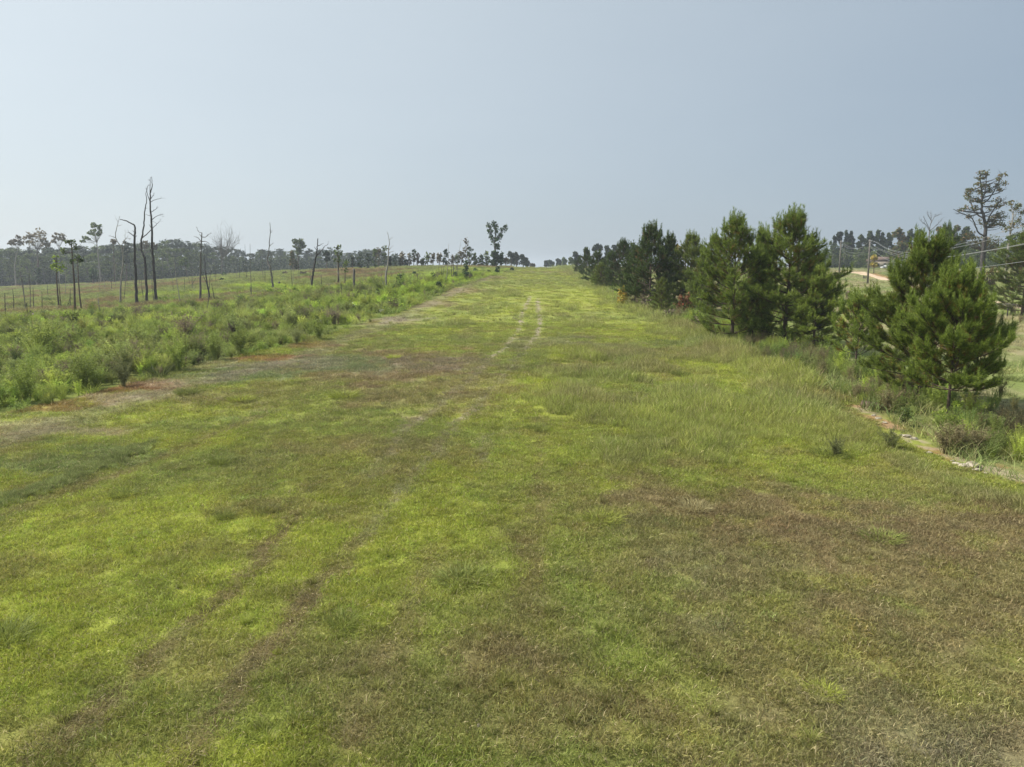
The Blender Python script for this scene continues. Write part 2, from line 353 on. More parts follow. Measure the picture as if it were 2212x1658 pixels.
MAT['needle_light'] = leafy("light_pine_needles", [(.14, .19, .038), (.22, .28, .055), (.32, .37, .07)], transl=.3, spread=.25, tint=(.28, .18, .06), rough=.5)
MAT['leaf_far'] = leafy("far_pine_foliage", [(.028, .052, .03), (.048, .078, .04), (.085, .10, .05)], transl=.2, spread=.35, objvar=.42)
MAT['leaf_hard'] = leafy("hardwood_leaves", [(.06, .09, .025), (.10, .14, .04), (.15, .18, .05)], transl=.3, spread=.3)
MAT['leaf_brown'] = leafy("thin_brownish_leaves", [(.16, .13, .08), (.2, .17, .11), (.25, .22, .15)], transl=.3, spread=.3)
MAT['leaf_rust'] = leafy("autumn_tinted_leaves", [(.08, .10, .03), (.12, .14, .04), (.22, .12, .05)], transl=.3, spread=.3)
MAT['leaf_vine'] = leafy("vine_leaves", [(.03, .06, .02), (.05, .09, .03), (.08, .13, .035)], transl=.2, spread=.3)
MAT['leaf_lime'] = leafy("lime_green_leaves", [(.2, .3, .04), (.3, .42, .06), (.42, .5, .08)], transl=.4, spread=.2)
MAT['leaf_yellow'] = leafy("yellowing_leaves", [(.3, .3, .05), (.42, .36, .06), (.45, .26, .05)], transl=.35, spread=.25)
MAT['leaf_red'] = leafy("red_leaves", [(.12, .13, .04), (.22, .11, .05), (.34, .12, .06)], transl=.35, spread=.25)
MAT['leaf_dead'] = leafy("dry_brown_weed", [(.11, .085, .06), (.17, .13, .09), (.24, .19, .14)], transl=.15, spread=.3)
MAT['petal'] = leafy("white_flower_heads", [(.55, .55, .5), (.7, .7, .62)], transl=.2, spread=.1)
MAT['bark'] = surf("brown_pine_bark", (.07, .05, .038), (.14, .10, .075), 6, stretch=(1, 1, .3))
MAT['bark_grey'] = surf("grey_bark", (.10, .09, .08), (.20, .18, .16), 5, stretch=(1, 1, .3))
MAT['bark_backlit'] = surf("dark_backlit_bark", (.035, .03, .028), (.09, .08, .075), 5, stretch=(1, 1, .3))  # near-black tone puts the backlit look of the snags into the colour
MAT['pale'] = surf("weathered_bare_wood", (.22, .20, .18), (.36, .33, .29), 5, stretch=(1, 1, .3))
MAT['pole'] = surf("weathered_pole_wood", (.11, .10, .085), (.18, .16, .14), 3, stretch=(1, 1, .1))
MAT['wire'] = surf("aluminium_wire", (.30, .31, .31), (.40, .40, .40), 3, rough=.4, metallic=.4)
MAT['stone'] = surf("pale_ditch_stone", (.28, .24, .18), (.45, .40, .31), 6)
MAT['asphalt'] = surf("worn_asphalt", (.20, .20, .21), (.27, .27, .28), .8, bump=.1)
MAT['dirt'] = surf("orange_sandy_dirt", (.46, .33, .21), (.60, .47, .33), .35, bump=.2)
MAT['metal'] = surf("transformer_metal", (.4, .41, .42), (.5, .5, .51), 4, rough=.5)
MAT['white_paint'] = surf("white_vehicle_paint", (.68, .69, .70), (.78, .78, .78), 2, rough=.35, bump=0)
MAT['glass'] = surf("dark_window_glass", (.03, .035, .04), (.05, .055, .06), 2, rough=.1, bump=0)
MAT['rubber'] = surf("black_rubber", (.02, .02, .02), (.035, .035, .035), 8)
MAT['roofing'] = surf("brown_roof_shingle", (.13, .09, .07), (.2, .14, .11), 3)
MAT['siding'] = surf("tan_house_siding", (.38, .33, .27), (.45, .40, .33), 2)

# ------------------------------------------------------------------ mesh helpers
class MB:
    def __init__(s): s.v = []; s.f = []; s.t = []; s.n = 0
    def add(s, v, f, tint=0.0):
        v = np.asarray(v, float).reshape(-1, 3); f = np.asarray(f, int).reshape(-1, 3)
        s.v.append(v); s.f.append(f + s.n); s.t.append(np.broadcast_to(np.asarray(tint, float), (len(v),))); s.n += len(v)
    def mesh(s, name, mat, smooth=False, origin=(0, 0, 0)):
        me = bpy.data.meshes.new(name)
        if s.n:
            v = np.vstack(s.v) - np.asarray(origin, float); f = np.vstack(s.f); t = np.concatenate(s.t)
            me.vertices.add(len(v)); me.vertices.foreach_set("co", v.astype(np.float32).ravel())
            me.loops.add(f.size); me.loops.foreach_set("vertex_index", f.astype(np.int32).ravel())
            me.polygons.add(len(f)); me.polygons.foreach_set("loop_start", np.arange(0, f.size, 3, dtype=np.int32))
            if smooth: me.polygons.foreach_set("use_smooth", np.ones(len(f), bool))
            if t.max() > 0:
                a = me.attributes.new("tint", 'FLOAT', 'POINT'); a.data.foreach_set("value", t.astype(np.float32))
            me.update()
        me.materials.append(mat)
        return me
    def obj(s, name, mat, parent=None, smooth=False, origin=(0, 0, 0)):
        o = bpy.data.objects.new(name, s.mesh(name, mat, smooth, origin)); COL.objects.link(o)
        if parent is not None: o.parent = parent
        return o
def tag(o, label=None, cat=None, group=None, kind=None):
    if label: o['label'] = label
    if cat: o['category'] = cat
    if group: o['group'] = group
    if kind: o['kind'] = kind
    return o
def empty(name, loc, label, cat, group=None):
    o = bpy.data.objects.new(name, None); COL.objects.link(o); o.location = tuple(float(a) for a in loc); o.empty_display_size = .2
    return tag(o, label, cat, group)
def copy_tree(o, loc, rz=0, sc=(1, 1, 1), label=None, group=None):
    c = o.copy(); COL.objects.link(c); c.location = tuple(float(a) for a in loc); c.rotation_euler = (0, 0, rz); c.scale = sc
    if label: c['label'] = label
    if group: c['group'] = group
    for ch in list(o.children):
        d = ch.copy(); COL.objects.link(d); d.parent = c
    return c
def unit(v):
    v = np.asarray(v, float); return v / (np.linalg.norm(v, axis=-1, keepdims=True) + 1e-9)
def tube(mb, pts, rad, sides=6, cap=True):
    pts = np.asarray(pts, float); n = len(pts); rad = np.broadcast_to(np.asarray(rad, float), (n,))
    tg = np.gradient(pts, axis=0); tg = unit(tg)
    ref = np.array([0, 0, 1.]) if abs(tg[0][2]) < .9 else np.array([1., 0, 0])
    a = unit(np.cross(tg, ref)); b = np.cross(tg, a)
    th = np.linspace(0, 2 * math.pi, sides, endpoint=False)
    ring = pts[:, None] + rad[:, None, None] * (np.cos(th)[None, :, None] * a[:, None] + np.sin(th)[None, :, None] * b[:, None])
    v = ring.reshape(-1, 3); f = []
    for i in range(n - 1):
        for k in range(sides):
            p, q = i * sides + k, i * sides + (k + 1) % sides
            f += [(p, q, p + sides), (q, q + sides, p + sides)]
    if cap:
        for k in range(1, sides - 1):
            f += [(0, k + 1, k), ((n - 1) * sides, (n - 1) * sides + k, (n - 1) * sides + k + 1)]
    mb.add(v, f)
def smooth_path(pts, k=4):
    pts = np.asarray(pts, float)
    if len(pts) < 3: return np.array([pts[0] + (pts[-1] - pts[0]) * t for t in np.linspace(0, 1, k + 1)])
    P = np.vstack([2 * pts[0] - pts[1], pts, 2 * pts[-1] - pts[-2]]); out = []
    for i in range(1, len(P) - 2):
        for t in np.linspace(0, 1, k, endpoint=False):
            out.append(.5 * ((2 * P[i]) + (-P[i - 1] + P[i + 1]) * t + (2 * P[i - 1] - 5 * P[i] + 4 * P[i + 1] - P[i + 2]) * t * t + (-P[i - 1] + 3 * P[i] - 3 * P[i + 1] + P[i + 2]) * t ** 3))
    out.append(P[-2]); return np.array(out)
def box(mb, c, s, rz=0):
    c = np.asarray(c, float); s = np.asarray(s, float) / 2
    v = np.array([(x, y, z) for x in (-1, 1) for y in (-1, 1) for z in (-1, 1)], float) * s
    R = np.array([[math.cos(rz), -math.sin(rz), 0], [math.sin(rz), math.cos(rz), 0], [0, 0, 1]])
    v = v @ R.T + c
    f = [(0, 1, 3), (0, 3, 2), (4, 6, 7), (4, 7, 5), (0, 4, 5), (0, 5, 1), (2, 3, 7), (2, 7, 6), (0, 2, 6), (0, 6, 4), (1, 5, 7), (1, 7, 3)]
    mb.add(v, f)
def leaves(mb, cen, size, rng, tint=0.0, flat=.5, aspect=.6):
    """one rhombic leaf (two triangles) at every centre"""
    n = len(cen)
    if n == 0: return
    nrm = unit(rng.normal(size=(n, 3)) + np.array([0, 0, flat])); r = unit(rng.normal(size=(n, 3)))
    a = unit(np.cross(nrm, r)); b = np.cross(nrm, a); s = (size * rng.uniform(.6, 1.3, n))[:, None]
    v = np.stack([cen - a * s, cen + b * s * aspect, cen + a * s, cen - b * s * aspect], 1).reshape(-1, 3)
    i = np.arange(n)[:, None] * 4
    f = np.stack([i + [0, 1, 2], i + [0, 2, 3]], 1).reshape(-1, 3)
    mb.add(v, f, np.repeat(np.broadcast_to(np.asarray(tint, float), (n,)), 4))
def needles(mb, base, d, L, rng, K=16, w=.006, spread=.75, tint=None, tl=.16):
    """K needles round the last stretch of each shoot"""
    n = len(base); d = unit(d)
    t = rng.uniform(-tl, .02, (n, K, 1)); p = base[:, None] + d[:, None] * t
    q = unit(d[:, None] * 1.0 + unit(rng.normal(size=(n, K, 3))) * spread)
    ln = np.broadcast_to(np.asarray(L, float), (n,))[:, None, None] * rng.uniform(.7, 1.15, (n, K, 1))
    side = unit(np.cross(q, rng.normal(size=(n, K, 3)))) * w
    tip = p + q * ln + np.array([0, 0, -.12]) * ln
    v = np.stack([p - side, p + side, tip], 2).reshape(-1, 3)
    f = np.arange(len(v)).reshape(-1, 3)
    tt = np.zeros(n) if tint is None else np.asarray(tint, float)
    mb.add(v, f, np.repeat(tt, K * 3))

# ------------------------------------------------------------------ setting: ground, roads
def make_ground():
    a1 = np.radians(np.concatenate([np.linspace(-180, -48, 34)[:-1], np.linspace(-48, 48, 560), np.linspace(48, 180, 34)[1:]]))
    rr = np.concatenate([[0.05, 2, 4], np.geomspace(6, 60, 250), np.geomspace(60, 330, 150)[1:], np.geomspace(330, 7000, 40)[1:]])
    A, R = np.meshgrid(a1, rr); X = R * np.sin(A); Y = R * np.cos(A)
    Z = terr(X, Y); c = ground_col(X.ravel(), Y.ravel())
    nr, na = X.shape
    i = np.arange(nr - 1)[:, None] * na + np.arange(na - 1)[None]
    i = i.ravel(); q = np.stack([i, i + na, i + na + 1, i + 1], 1)
    v = np.stack([X.ravel(), Y.ravel(), Z.ravel()], 1)
    me = bpy.data.meshes.new("ground")
    me.vertices.add(len(v)); me.vertices.foreach_set("co", v.astype(np.float32).ravel())
    q = q[:, ::-1]
    me.loops.add(q.size); me.loops.foreach_set("vertex_index", q.astype(np.int32).ravel())
    me.polygons.add(len(q)); me.polygons.foreach_set("loop_start", np.arange(0, q.size, 4, dtype=np.int32))
    me.polygons.foreach_set("use_smooth", np.ones(len(q), bool))
    a = me.attributes.new("gcol", 'FLOAT_COLOR', 'POINT')
    a.data.foreach_set("color", np.hstack([c, np.ones((len(c), 1))]).astype(np.float32).ravel())
    me.update(); me.materials.append(MAT['ground'])
    o = bpy.data.objects.new("ground", me); COL.objects.link(o); tag(o, kind='structure')
make_ground()
def strip(name, up, lo, f, mat, lift, sub=14, ac=8):
    def res(p):
        P = np.array([G(*f(*q))[:2] for q in p]); s = np.linspace(0, len(P) - 1, sub * len(P)); k = np.arange(len(P))
        return np.stack([np.interp(s, k, P[:, 0]), np.interp(s, k, P[:, 1])], 1)
    a, b = res(up), res(lo); n = len(a); mb = MB()
    t = np.linspace(0, 1, ac)[None, :, None]; P = a[:, None] * (1 - t) + b[:, None] * t
    X, Y = P[..., 0], P[..., 1]; Z = terr(X, Y) + lift
    Z[:, 0] -= lift + .12; Z[:, -1] -= lift + .12
    v = np.stack([X, Y, Z], -1).reshape(-1, 3); fs = []
    for i in range(n - 1):
        for k in range(ac - 1):
            p = i * ac + k; fs += [(p, p + 1, p + ac), (p + 1, p + ac + 1, p + ac)]
    mb.add(v, fs); o = mb.obj(name, mat, smooth=True); tag(o, kind='structure'); return o
strip("dirt_road", [(190, 1099), (300, 1099), (400, 1101), (480, 1110), (540, 1128), (600, 1150), (700, 1175), (820, 1195), (1060, 1250), (1300, 1312), (1500, 1345), (1640, 1360), (1740, 1395), (1900, 1420), (2063, 1445), (2300, 1480)],
      [(190, 1128), (300, 1131), (400, 1138), (480, 1150), (540, 1162), (600, 1186), (700, 1202), (820, 1226), (1060, 1298), (1300, 1360), (1500, 1385), (1640, 1423), (1740, 1448), (1900, 1468), (2063, 1488), (2300, 1530)], r6, MAT['dirt'], .10)
strip("asphalt_road", [(-200, 1058), (0, 1060), (100, 1061), (180, 1065), (300, 1074), (420, 1084), (520, 1093), (700, 1096)],
      [(-200, 1076), (0, 1080), (100, 1085), (180, 1100), (300, 1102), (420, 1101), (520, 1101), (700, 1103)], r6, MAT['asphalt'], .12)

# ------------------------------------------------------------------ ground cover by instances (nobody could count it)
def variant_coll(name, meshes):
    c = bpy.data.collections.new(name)
    for k, me in enumerate(meshes):
        c.objects.link(bpy.data.objects.new("%s_%02d" % (name, k), me))
    return c
def scatter(name, P, scale, col, coll, nvar, rng, tilt=.12):
    n = len(P); me = bpy.data.meshes.new(name); me.vertices.add(n); me.vertices.foreach_set("co", P.astype(np.float32).ravel())
    def at(nm, ty, arr, fld):
        a = me.attributes.new(nm, ty, 'POINT'); a.data.foreach_set(fld, np.ascontiguousarray(arr).ravel())
    rot = np.stack([rng.normal(0, tilt, n), rng.normal(0, tilt, n), rng.uniform(0, 6.283, n)], 1).astype(np.float32)
    sc = np.asarray(scale, np.float32)
    if sc.ndim == 1: sc = np.stack([sc] * 3, 1)
    at("rot", 'FLOAT_VECTOR', rot, "vector"); at("scl", 'FLOAT_VECTOR', sc, "vector")
    at("vi", 'INT', rng.integers(0, nvar, n).astype(np.int32), "value")
    at("col", 'FLOAT_COLOR', np.hstack([col, np.ones((n, 1))]).astype(np.float32), "color")
    me.update(); o = bpy.data.objects.new(name, me); COL.objects.link(o); tag(o, kind='stuff')
    ng = bpy.data.node_groups.new(name + "_instances", 'GeometryNodeTree')
    ng.interface.new_socket("Geometry", in_out='INPUT', socket_type='NodeSocketGeometry'); ng.interface.new_socket("Geometry", in_out='OUTPUT', socket_type='NodeSocketGeometry')
    N, L = ng.nodes, ng.links
    gi, go = N.new("NodeGroupInput"), N.new("NodeGroupOutput")
    ci = N.new("GeometryNodeCollectionInfo"); ci.inputs[0].default_value = coll; ci.inputs[1].default_value = True; ci.inputs[2].default_value = True
    ip = N.new("GeometryNodeInstanceOnPoints"); ip.inputs['Pick Instance'].default_value = True
    def na(nm, ty):
        x = N.new("GeometryNodeInputNamedAttribute"); x.data_type = ty; x.inputs[0].default_value = nm; return [s for s in x.outputs if s.enabled][0]
    L.new(gi.outputs[0], ip.inputs['Points']); L.new(ci.outputs[0], ip.inputs['Instance'])
    e2r = N.new("FunctionNodeEulerToRotation"); L.new(na("rot", 'FLOAT_VECTOR'), e2r.inputs[0]); L.new(e2r.outputs[0], ip.inputs['Rotation'])
    L.new(na("scl", 'FLOAT_VECTOR'), ip.inputs['Scale']); L.new(na("vi", 'INT'), ip.inputs['Instance Index'])
    L.new(ip.outputs[0], go.inputs[0])
    md = o.modifiers.new("instances", 'NODES'); md.node_group = ng
    return o
def blade_mesh(name, n, R, h, w, rng, lean=.5, curl=.4, mat='grass', clump=False):
    mb = MB(); r = R * np.sqrt(rng.uniform(0, 1, n)); th = rng.uniform(0, 6.283, n)
    b = np.stack([r * np.cos(th), r * np.sin(th), np.full(n, -.01)], 1)
    if clump: out = np.stack([np.cos(th), np.sin(th), np.zeros(n)], 1) * (r / R)[:, None] * .8 + rng.normal(0, .25, (n, 3)) * [1, 1, 0]
    else: out = rng.normal(0, 1, (n, 3)) * [1, 1, 0]
    H = (h * rng.uniform(.45, 1.2, n))[:, None]
    up = np.array([0, 0, 1.])
    d1 = unit(up + out * lean); mid = b + d1 * H * .55; d2 = unit(up * (1 - curl) + out * (lean + curl)); tip = mid + d2 * H * .55
    side = unit(np.cross(d1, rng.normal(size=(n, 3)))) * w
    v = np.stack([b - side, b + side, mid - side * .8, mid + side * .8, tip], 1).reshape(-1, 3)
    i = np.arange(n)[:, None] * 5
    f = np.stack([i + [0, 1, 3], i + [0, 3, 2], i + [2, 3, 4]], 1).reshape(-1, 3)
    mb.add(v, f); return mb.mesh(name, MAT[mat])
def fennel_mesh(name, rng, stems=16, spread=.28, nl=34, ls=.055, mat='weed', bare=.25, w=.004):
    """feathery upright weed, one metre tall"""
    mb = MB()
    for s in range(stems):
        th = rng.uniform(0, 6.283); r = abs(rng.normal(0, spread * .5)); h = rng.uniform(.65, 1.05); o = np.array([math.cos(th), math.sin(th), 0])
        p0 = o * r * .3; p1 = o * r * .7 + [0, 0, h * .5]; p2 = o * (r * 1.6 + .05) + [0, 0, h] + rng.normal(0, .03, 3)
        P = smooth_path([p0, p1, p2], 4); tube(mb, P, np.linspace(w * 1.6, w * .6, len(P)), 3, False)
        t = rng.uniform(bare, 1, nl) ** .8; c = np.array([np.interp(t, np.linspace(0, 1, len(P)), P[:, k]) for k in range(3)]).T
        rad = .095 * (1.15 - t)[:, None] + .012
        c = c + unit(rng.normal(size=(nl, 3))) * rad
        needles(mb, c, rng.normal(size=(nl, 3)) + [0, 0, .8], ls, rng, K=3, w=.0065, spread=.9, tl=.02)
    return mb.mesh(name, MAT[mat])
def leafy_weed_mesh(name, rng, n=320, mat='weed', ls=.035, r=.34):
    mb = MB(); th = rng.uniform(0, 6.283, n); rr = r * np.sqrt(rng.uniform(0, 1, n)); z = rng.uniform(.05, 1, n) * (1.05 - (rr / r) ** 2 * .45)
    leaves(mb, np.stack([rr * np.cos(th), rr * np.sin(th), z], 1), ls, rng, flat=.4, aspect=.4)
    for k in range(7):
        a = rng.uniform(0, 6.283); q = rng.uniform(0, r * .8); tube(mb, [(0, 0, 0), (math.cos(a) * q, math.sin(a) * q, .9)], [.007, .003], 3, False)
    return mb.mesh(name, MAT[mat])
rng = np.random.default_rng(11)
mats_c = variant_coll("short_turf", [blade_mesh("short_turf", 150, .30, .095, .0042, rng, .85, .5) for _ in range(5)])
mid_c = variant_coll("medium_grass", [blade_mesh("medium_grass", 110, .32, .20, .0045, rng, .55, .45) for _ in range(5)])
tall_c = variant_coll("tall_grass", [blade_mesh("tall_grass", 80, .30, .45, .005, rng, .35, .35) for _ in range(4)])
tuft_c = variant_coll("grass_tuft", [blade_mesh("grass_tuft", 130, .12, .32, .0045, rng, .7, .5, clump=True) for _ in range(4)])
weed_c = variant_coll("tall_weed", [fennel_mesh("tall_weed", rng, 16) for _ in range(4)] + [fennel_mesh("tall_weed", rng, 24, .34, 26, .05) for _ in range(2)] + [blade_mesh("broom_grass", 150, .14, 1.0, .005, rng, .35, .3, 'weed', True)])
low_c = variant_coll("low_weed", [leafy_weed_mesh("low_weed", rng) for _ in range(3)] + [blade_mesh("low_broom_grass", 120, .25, .9, .009, rng, .5, .3, 'weed', True) for _ in range(2)] + [fennel_mesh("low_fennel", rng, 10, .34, 18, .09, bare=.1, w=.008)])

def sample(n, d0, d1, umin, umax, rng, power=1.0):
    d = np.sqrt(rng.uniform(d0 ** 2, d1 ** 2, n)) if power == 1 else np.exp(rng.uniform(math.log(d0), math.log(d1), n))
    u = rng.uniform(umin, umax, n); return u * d, d
def fringe(x, y): return (fbm(x / 1.5, y / 2.5, 401, 3) - .5) * 1.4
def tallness(x, y):
    """0 mown .. 1 rank grass: the right half of the strip from 20 to 45 m, more towards the hedge"""
    wy = y + (fbm(x / 2, y / 2, 525, 3) - .5) * 9
    k = sstep(18, 26, wy) * sstep(-2, 4, x) * sstep(60, 34, y)
    k = k * (.12 + .6 * sstep(.35, .6, fbm(x / 2.5, y / 3, 505, 3)))
    k2 = sstep(3.5, .5, rex(y) - x) * sstep(.8, 2.2, np.minimum(seg_dist(x, y + .5, DITCH), seg_dist(x, y + 1.2, DITCH)))
    k3 = .5 * sstep(.5, .7, fbm(x / 3, y / 5, 515, 3)) * sstep(30, 60, y)
    k = k * sstep(.6, 1.8, seg_dist(x, y + .8, DITCH))
    return np.clip(np.maximum(np.maximum(k, k2 * .9), k3), 0, 1)
def lawn_cover():
    rng = np.random.default_rng(21)
    x1, y1 = sample(17000, 6.5, 26, -.80, .80, rng); x2, y2 = sample(22000, 26, 60, -.8, .8, rng); x3, y3 = sample(20000, 60, 250, -.3, .35, rng)
    x = np.concatenate([x1, x2, x3]); y = np.concatenate([y1, y2, y3]); sc = np.concatenate([np.full(len(x1), 1.), np.full(len(x2), 1.35), np.full(len(x3), 2.0)])
    w = fringe(x, y); keep = (x > lex(y) + w - .2) & (x < rex(y) + w + .2)
    dd = seg_dist(x, y, DITCH); keep &= dd > .5
    keep &= (np.minimum(seg_dist(x, y, TRACKS[0][0]), seg_dist(x, y, TRACKS[1][0])) > .12 + .26 * fbm(x / .5, y / .7, 717, 2)); x, y, sc = x[keep], y[keep], sc[keep]; t = tallness(x, y); c = lawn_col(x, y); t = t * sstep(1.30, 1.08, c[:, 0] / c[:, 1])
    trk = np.ones(len(x))
    for (P, hw, col, s) in TRACKS: trk = np.minimum(trk, 1 - .6 * s * sstep(hw * 1.6, hw * .6, seg_dist(x, y, P)))
    bare = sstep(.22, .14, c[:, 1]); hs = (.75 + .7 * fbm(x / 1.3, y / 1.3, 71, 3)) * trk * (1 - .3 * bare)
    P = np.stack([x, y, terr(x, y)], 1); low = t < .28
    s3 = np.stack([sc, sc, np.minimum(sc, 1.5) * hs * (1 + t * 1.2)], 1) * rng.uniform(.8, 1.2, (len(x), 1))
    jit = rng.normal(1, .10, (len(x), 1)) * np.array([1, 1, 1]) + rng.normal(0, .04, (len(x), 3))
    c = c * jit
    scatter("short_grass", P[low], s3[low], c[low], mats_c, 5, rng)
    m = ~low; scatter("rank_grass", P[m], s3[m] * np.array([1, 1, .9]) * (.5 + t[m, None]), c[m] * .7 + C(.34, .36, .15) * .32, mid_c, 5, rng, .15)
    # extra seed stalks in the rank grass and at the right edge
    x, y = sample(26000, 17, 75, -.1, .8, rng); w = fringe(x, y); keep = (x < rex(y) + 1.5) & (rng.uniform(0, 1, len(x)) < tallness(x, y) * .7) & (np.minimum(seg_dist(x, y + .5, DITCH), seg_dist(x, y + 1.3, DITCH)) > 1.3)
    x, y = x[keep], y[keep]; cl_ = lawn_col(x, y); k_ = sstep(1.5, 1.1, cl_[:, 0] / cl_[:, 1]) > rng.uniform(0, 1, len(x)); x, y, cl_ = x[k_], y[k_], cl_[k_]; c = cl_ * .5 + MD1 * .55 * rng.normal(1, .15, (len(x), 1))
    P = np.stack([x, y, terr(x, y)], 1)
    s = rng.uniform(.35, .85, len(x)) * (.6 + .6 * sstep(4, 0, rex(y) - x)); s = np.where(rng.uniform(0, 1, len(x)) < .06, s * 1.7, s); scatter("tall_grass", P, np.stack([s * 1.2, s * 1.2, s], 1), c, tall_c, 4, rng, .1)
    # scattered small tussocks
    x, y = sample(650, 8, 150, -.75, .6, rng, 2); keep = (x > lex(y) + .5) & (x < rex(y) - .5); x, y = x[keep], y[keep]
    s = rng.uniform(.2, .6, len(x)) * (1 + y / 90); c = lawn_col(x, y) * .6 + GM * .4 * rng.normal(1, .2, (len(x), 1))
    scatter("small_tussocks", np.stack([x, y, terr(x, y)], 1), s, c, tuft_c, 4, rng, .1)
    # dark grass ridge at the left
    n = 620; k = rng.uniform(0, len(STRIPE) - 1, n); i = k.astype(int); f = (k - i)[:, None]; q = STRIPE[i] * (1 - f) + STRIPE[np.minimum(i + 1, len(STRIPE) - 1)] * f + rng.normal(0, .17, (n, 2))
    scatter("blue_green_grass_ridge", np.stack([q[:, 0], q[:, 1], terr(q[:, 0], q[:, 1])], 1), rng.uniform(.25, .7, n) * (.5 + fbm(q[:, 0] / .8, q[:, 1] / .8, 8, 3)), BG * np.array([1.05, 1.0, .8]) * rng.normal(1.15, .2, (n, 1)), tuft_c, 4, rng, .2)
lawn_cover()
def scrub_cover():
    rng = np.random.default_rng(31)
    x1, y1 = sample(4200, 24, 60, -1.0, .05, rng); x2, y2 = sample(12000, 60, 150, -1.0, .02, rng)
    x = np.concatenate([x1, x2]); y = np.concatenate([y1, y2]); w = fringe(x, y); dist = lex(y) + w - x
    den = .35 + .75 * sstep(.3, .55, fbm(x / 2.5, y / 3.5, 601, 3))
    keep = (dist > .1) & (y < zone_b_limit(x / y)) & (rng.uniform(0, 1, len(x)) < den); x, y, dist = x[keep], y[keep], dist[keep]
    dome = np.clip(fbm(x / 1.7, y / 1.9, 613, 2) - .28, 0, 1); sc = (.28 + 1.5 * dome + .5 * (fbm(x / 6, y / 8, 611, 2) - .4)) * rng.uniform(.75, 1.25, len(x)); sc = np.where(rng.uniform(0, 1, len(x)) < .04, sc * 1.5, sc) * (.55 + .45 * sstep(.2, 2.5, dist))
    c = scrub_col(x, y) * (.70 + .65 * fbm(x / 1.4, y / 1.6, 617, 2))[:, None] * (rng.normal(1, .22, (len(x), 1)) + rng.normal(0, .04, (len(x), 3))); dd_ = rng.uniform(0, 1, (len(x), 1)) < .07; c = np.where(dd_, C(.24, .19, .13), c)
    scatter("tall_weeds", np.stack([x, y, terr(x, y)], 1), np.stack([sc * 1.7, sc * 1.7, sc * 1.15], 1), c, weed_c, 7, rng, .12)
    x, y = sample(34000, 26, 265, -1.0, .02, rng); dist = lex(y) + fringe(x, y) - x; keep = (dist > 0) & ((y > zone_b_limit(x / y) - 12) | (rng.uniform(0, 1, len(x)) < .5 + .5 * (dist < 5))); x, y, dist = x[keep], y[keep], dist[keep]
    sc = (.28 + .5 * fbm(x / 4, y / 6, 621, 3) ** 1.2) * rng.uniform(.7, 1.4, len(x))
    c = scrub_col(x, y) * (rng.normal(1, .2, (len(x), 1)) + rng.normal(0, .05, (len(x), 3)))
    wd = sc * (1.8 + y / 90); scatter("low_weeds", np.stack([x, y, terr(x, y)], 1), np.stack([wd, wd, sc], 1), c, low_c, 6, rng, .12)
    # meadow beyond the pine hedge
    x, y = sample(26000, 17, 330, .02, 1.0, rng); d = x - rex(y) - fringe(x, y); keep = (d > -.2)
    road = np.minimum(seg_dist(x, y, ROADC), 99); keep &= (road > 3.2); x, y, d = x[keep], y[keep], d[keep]
    sc = (.30 + .35 * fbm(x / 4, y / 6, 631, 3)) * rng.uniform(.7, 1.3, len(x)) * (1 + .9 * sstep(7, 1, d)); c = mead_col(x, y) * (rng.normal(1, .15, (len(x), 1)) + rng.normal(0, .04, (len(x), 3)))
    wd = 1 + y / 70; scatter("meadow_grass", np.stack([x, y, terr(x, y)], 1), np.stack([sc * wd * 1.8, sc * wd * 1.8, sc * 1.5], 1), c, tall_c, 4, rng, .12)
    x, y = sample(22000, 17, 130, .05, .95, rng); d = x - rex(y) - fringe(x, y); keep = (d > .3) & (np.minimum(seg_dist(x, y + .3, DITCH), seg_dist(x, y + 1.3, DITCH)) > 1.0) & (rng.uniform(0, 1, len(x)) < sstep(7.5, 2.5, d) + .03); keep &= seg_dist(x, y, ROADC) > 3.5; x, y, d = x[keep], y[keep], d[keep]
    sc = rng.uniform(.4, 1.25, len(x)) * (.5 + .5 * sstep(.2, 2.2, d)); dead = sstep(.48, .6, fbm(x / 2.2, y / 3, 641, 3))[:, None] * .8
    c = (np.where(rng.uniform(0, 1, (len(x), 1)) < .35, SC2, MD3 * 1.15) * (1 - dead) + C(.25, .19, .13) * dead) * (rng.normal(1, .18, (len(x), 1)) + rng.normal(0, .04, (len(x), 3)))
    scatter("weeds_under_pines", np.stack([x, y, terr(x, y)], 1), sc, c, weed_c, 7, rng, .15)
ROADC = np.array([G(*r6(*p))[:2] for p in [(190, 1115), (400, 1120), (600, 1168), (820, 1210), (1060, 1275), (1300, 1336), (1640, 1390), (1900, 1444), (2300, 1505)]])
scrub_cover()
#PART2
# ------------------------------------------------------------------ trees
def twigs(mb, p, d, L, r, depth, rng, up=.25, spread=.6):
    d = unit(d); n = 4; pts = [np.asarray(p, float)]; q = d.copy()
    for i in range(n):
        q = unit(q + rng.normal(0, .12, 3) + [0, 0, up * .12]); pts.append(pts[-1] + q * L / n)
    tube(mb, pts, np.linspace(r, r * .35, n + 1), 4 if depth > 1 else 3, False)
    if depth <= 0: return
    for k in range(rng.integers(3, 5)):
        t = rng.uniform(.35, 1); i = min(n - 1, int(t * n)); s = pts[i] + (pts[i + 1] - pts[i]) * (t * n - i)
        twigs(mb, s, unit(q + rng.normal(0, spread, 3) + [0, 0, up]), L * rng.uniform(.45, .7), r * .5, depth - 1, rng, up, spread)
def clusters(cen, rad, ncl, rng, shell=.55):
    v = unit(rng.normal(size=(ncl, 3))) * (rng.uniform(shell ** 3, 1, (ncl, 1)) ** (1 / 3)); v[:, 2] = np.where(v[:, 2] < -.6, v[:, 2] * .6, v[:, 2])
    return cen + v * rad
